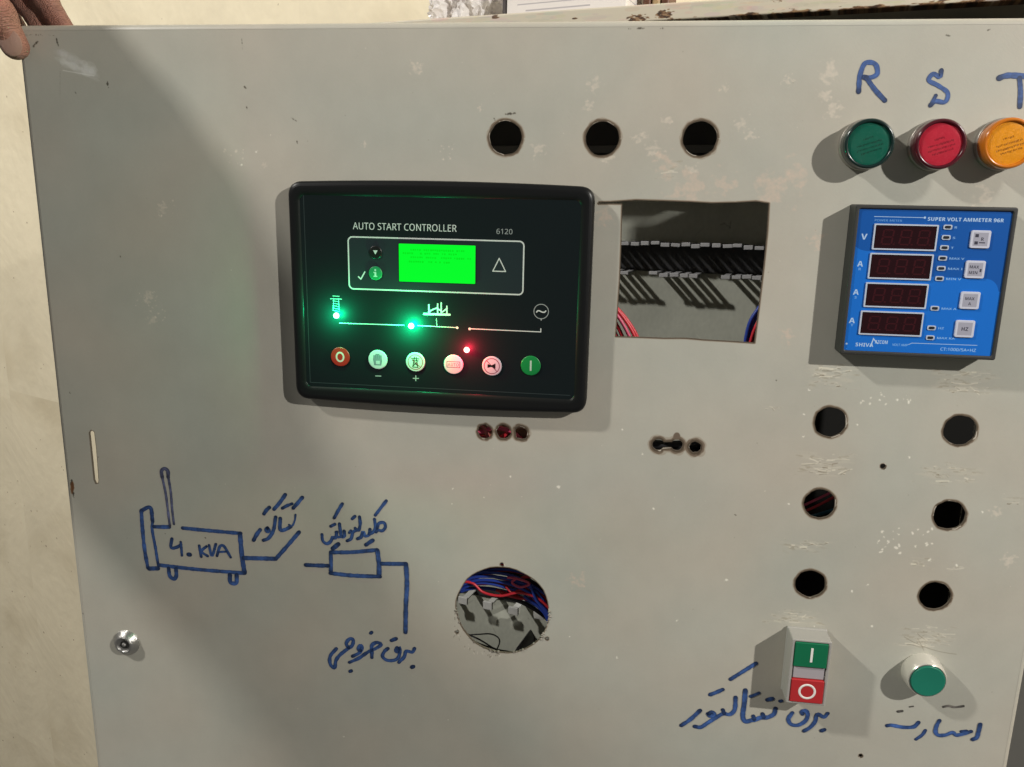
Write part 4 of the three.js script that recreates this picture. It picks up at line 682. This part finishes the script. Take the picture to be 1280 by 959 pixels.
// ---------------------------------------------------------------- the person holding the door by its corner
function surfaceNet(sdf, lo, hi, cell, tint) {
  const n = [0, 1, 2].map((i) => Math.ceil((hi.getComponent(i) - lo.getComponent(i)) / cell) + 1), [nx, ny, nz] = n, F = new Float32Array(nx * ny * nz), at = (i, j, k) => (k * ny + j) * nx + i, v = V3();
  for (let k = 0; k < nz; k++) for (let j = 0; j < ny; j++) for (let i = 0; i < nx; i++) F[at(i, j, k)] = sdf(v.set(lo.x + i * cell, lo.y + j * cell, lo.z + k * cell));
  const id = new Int32Array(nx * ny * nz).fill(-1), pos = [], idx = [];
  for (let k = 0; k < nz - 1; k++) for (let j = 0; j < ny - 1; j++) for (let i = 0; i < nx - 1; i++) {
    let sx = 0, sy = 0, sz = 0, c = 0;
    for (let e = 0; e < 12; e++) {
      const ax = e >> 2, o = e & 3, p = [0, 0, 0], b1 = o & 1, b2 = o >> 1; p[(ax + 1) % 3] = b1; p[(ax + 2) % 3] = b2; const q = [...p]; q[ax] = 1;
      const a = F[at(i + p[0], j + p[1], k + p[2])], b = F[at(i + q[0], j + q[1], k + q[2])];
      if ((a < 0) !== (b < 0)) { const t = a / (a - b); sx += p[0] + (q[0] - p[0]) * t; sy += p[1] + (q[1] - p[1]) * t; sz += p[2] + (q[2] - p[2]) * t; c++; }
    }
    if (c) { id[at(i, j, k)] = pos.length / 3; pos.push(lo.x + (i + sx / c) * cell, lo.y + (j + sy / c) * cell, lo.z + (k + sz / c) * cell); }
  }
  for (let k = 1; k < nz - 1; k++) for (let j = 1; j < ny - 1; j++) for (let i = 1; i < nx - 1; i++) {
    const f = F[at(i, j, k)];
    for (const [d, q] of [[[1, 0, 0], [[0, 0, 0], [0, -1, 0], [0, -1, -1], [0, 0, -1]]], [[0, 1, 0], [[0, 0, 0], [0, 0, -1], [-1, 0, -1], [-1, 0, 0]]], [[0, 0, 1], [[0, 0, 0], [-1, 0, 0], [-1, -1, 0], [0, -1, 0]]]]) {
      const g = F[at(i + d[0], j + d[1], k + d[2])]; if ((f < 0) === (g < 0)) continue;
      const w = q.map(([a, b, c]) => id[at(i + a, j + b, k + c)]); if (w.includes(-1)) continue;
      f < 0 ? idx.push(w[0], w[1], w[2], w[0], w[2], w[3]) : idx.push(w[0], w[2], w[1], w[0], w[3], w[2]);
    }
  }
  const g = new THREE.BufferGeometry(); g.setAttribute('position', new THREE.Float32BufferAttribute(pos, 3)); g.setIndex(idx); g.computeVertexNormals();
  const col = []; for (let i = 0; i < pos.length; i += 3) col.push(...tint(pos[i], pos[i + 1], pos[i + 2])); g.setAttribute('color', new THREE.Float32BufferAttribute(col, 3));
  return g;
}
function capsuleField(bones, k) {
  const ab = V3(), ap = V3();
  return (p) => {
    let d = 1e3;
    for (const [a, b, ra, rb] of bones) { ab.subVectors(b, a); ap.subVectors(p, a); const t = Math.max(0, Math.min(1, ap.dot(ab) / ab.lengthSq())); const q = ap.addScaledVector(ab, -t).length() - (ra + (rb - ra) * t); const h = Math.max(k - Math.abs(d - q), 0) / k; d = Math.min(d, q) - h * h * k * 0.25; }
    return d;
  };
}
{
  const person = thing('person', 'person outside the frame gripping the upper left door corner with thumb in front', 'person');
  const thumb = [px(-45, -34, 0.012), px(-4, 18, 0.017), px(19, 58, 0.0105)];
  const wrist = px(-190, -150, -0.005);
  const fingers = [
    [px(-40, -120, -0.012), px(16, -62, -0.040), px(55, -2, -0.044), px(88, 50, -0.036)],
    [px(-70, -110, -0.022), px(-9, -58, -0.050), px(33, 2, -0.052), px(64, 54, -0.042)],
    [px(-95, -95, -0.030), px(-38, -52, -0.058), px(4, 8, -0.060), px(34, 60, -0.048)],
    [px(-115, -75, -0.036), px(-45, -38, -0.058), px(-8, 15, -0.060), px(14, 55, -0.050)]];
  const bones = [[thumb[0], thumb[1], 0.0135, 0.0112], [thumb[1], thumb[2], 0.0112, 0.0092]];
  const rad = [0.0095, 0.0098, 0.0092, 0.008];
  fingers.forEach((f, i) => { for (let j = 0; j < 3; j++) bones.push([f[j], f[j + 1], rad[i] * [1.12, 1, 0.92][j], rad[i] * [1, 0.92, 0.8][j]]); bones.push([wrist, f[0], 0.022, 0.0125]); });
  bones.push([wrist, thumb[0], 0.022, 0.016]);
  const elbow = V3(-0.62, 0.285, 0.26), shoulder = V3(-0.82, 0.47, 0.50);
  const fine = capsuleField([...bones, [wrist, elbow, 0.026, 0.050]], 0.006);
  const lo = V3(-0.54, 0.11, -0.10), hi = V3(-0.24, 0.37, 0.13);
  const skin = (x, y, z) => { const n = (1 + fbm(x * 140, y * 140, z * 140, 3) * 0.3) * (1 - 0.35 * Math.max(0, Math.min(1, fbm(x * 300 + y * 180, y * 60, z * 90, 2) * 3 - 0.5))), red = 1 + fbm(x * 50, y * 50, z * 50, 2) * 0.25; return [0.34 * n * red, 0.158 * n, 0.115 * n]; };
  const skinM = phys(lin(1, 1, 1), 0.55, { vertexColors: true, side: THREE.DoubleSide, bumpMap: withRepeat(grainTex(256, 9, 6.6, 1.4), 26), bumpScale: 0.0011 });
  const hand = surfaceNet((p) => fine(p) + fbm(p.x * 260, p.y * 260, p.z * 260, 2) * 0.0007, lo, hi, 0.002, skin);
  // arm, shoulder, head and trunk continue outside the frame; coarse grid
  const chest = V3(-0.98, 0.20, 0.62), hip = V3(-1.0, -0.30, 0.64), neck = V3(-0.97, 0.46, 0.62), head = V3(-0.95, 0.64, 0.60), sh2 = V3(-1.12, 0.40, 0.80), el2 = V3(-1.14, 0.12, 0.86), wr2 = V3(-1.05, -0.12, 0.80), k1 = V3(-0.94, -0.72, 0.62), k2 = V3(-1.06, -0.72, 0.70), f1 = V3(-0.94, -1.12, 0.66), f2 = V3(-1.06, -1.12, 0.74);
  const dirE = elbow.clone().sub(wrist).normalize(), start = wrist.clone().addScaledVector(dirE, 0.09);
  const body = capsuleField([[start, V3(-0.47, 0.295, 0.12), 0.058, 0.072], [V3(-0.47, 0.295, 0.12), elbow, 0.072, 0.066], [elbow, shoulder, 0.066, 0.066], [shoulder, sh2, 0.07, 0.07], [neck, chest, 0.06, 0.13], [chest, hip, 0.13, 0.13], [neck, head, 0.055, 0.085], [sh2, el2, 0.055, 0.045], [el2, wr2, 0.043, 0.03], [hip, k1, 0.09, 0.06], [hip, k2, 0.09, 0.06], [k1, f1, 0.055, 0.04], [k2, f2, 0.055, 0.04]], 0.05);
  const cloth = surfaceNet(body, V3(-1.30, -1.2, 0.0), V3(-0.44, 0.78, 1.02), 0.018, () => [0.11, 0.12, 0.14]);
  part('body', [hand, cloth].map((g) => { const p = g.attributes.position, uv = []; for (let i = 0; i < p.count; i++) uv.push(p.getX(i) + p.getZ(i) * 0.6, p.getY(i) * 1.0 + p.getZ(i) * 0.3); g.setAttribute('uv', new THREE.Float32BufferAttribute(uv, 2)); return g; }), skinM, person);
  // thumb nail
  const dir = thumb[2].clone().sub(thumb[1]).normalize(), mid = thumb[2].clone().addScaledVector(dir, -0.0006);
  const nail = part('thumb_nail', new THREE.SphereGeometry(1, 32, 20, 0, Math.PI * 2, 0, Math.PI / 2).rotateX(Math.PI / 2).scale(0.0074, 0.0094, 0.0018), phys(lin(0.40, 0.235, 0.185), 0.34, { bumpMap: withRepeat(fineGrain, 2), bumpScale: 0.0003 }), person);
  nail.position.set(mid.x + 0.0030, mid.y + 0.0006, mid.z + 0.0080); nail.rotation.z = Math.atan2(dir.y, dir.x) - Math.PI / 2; nail.rotation.y = 0.28;
  shadows(person);
}

renderer.render(scene, camera);
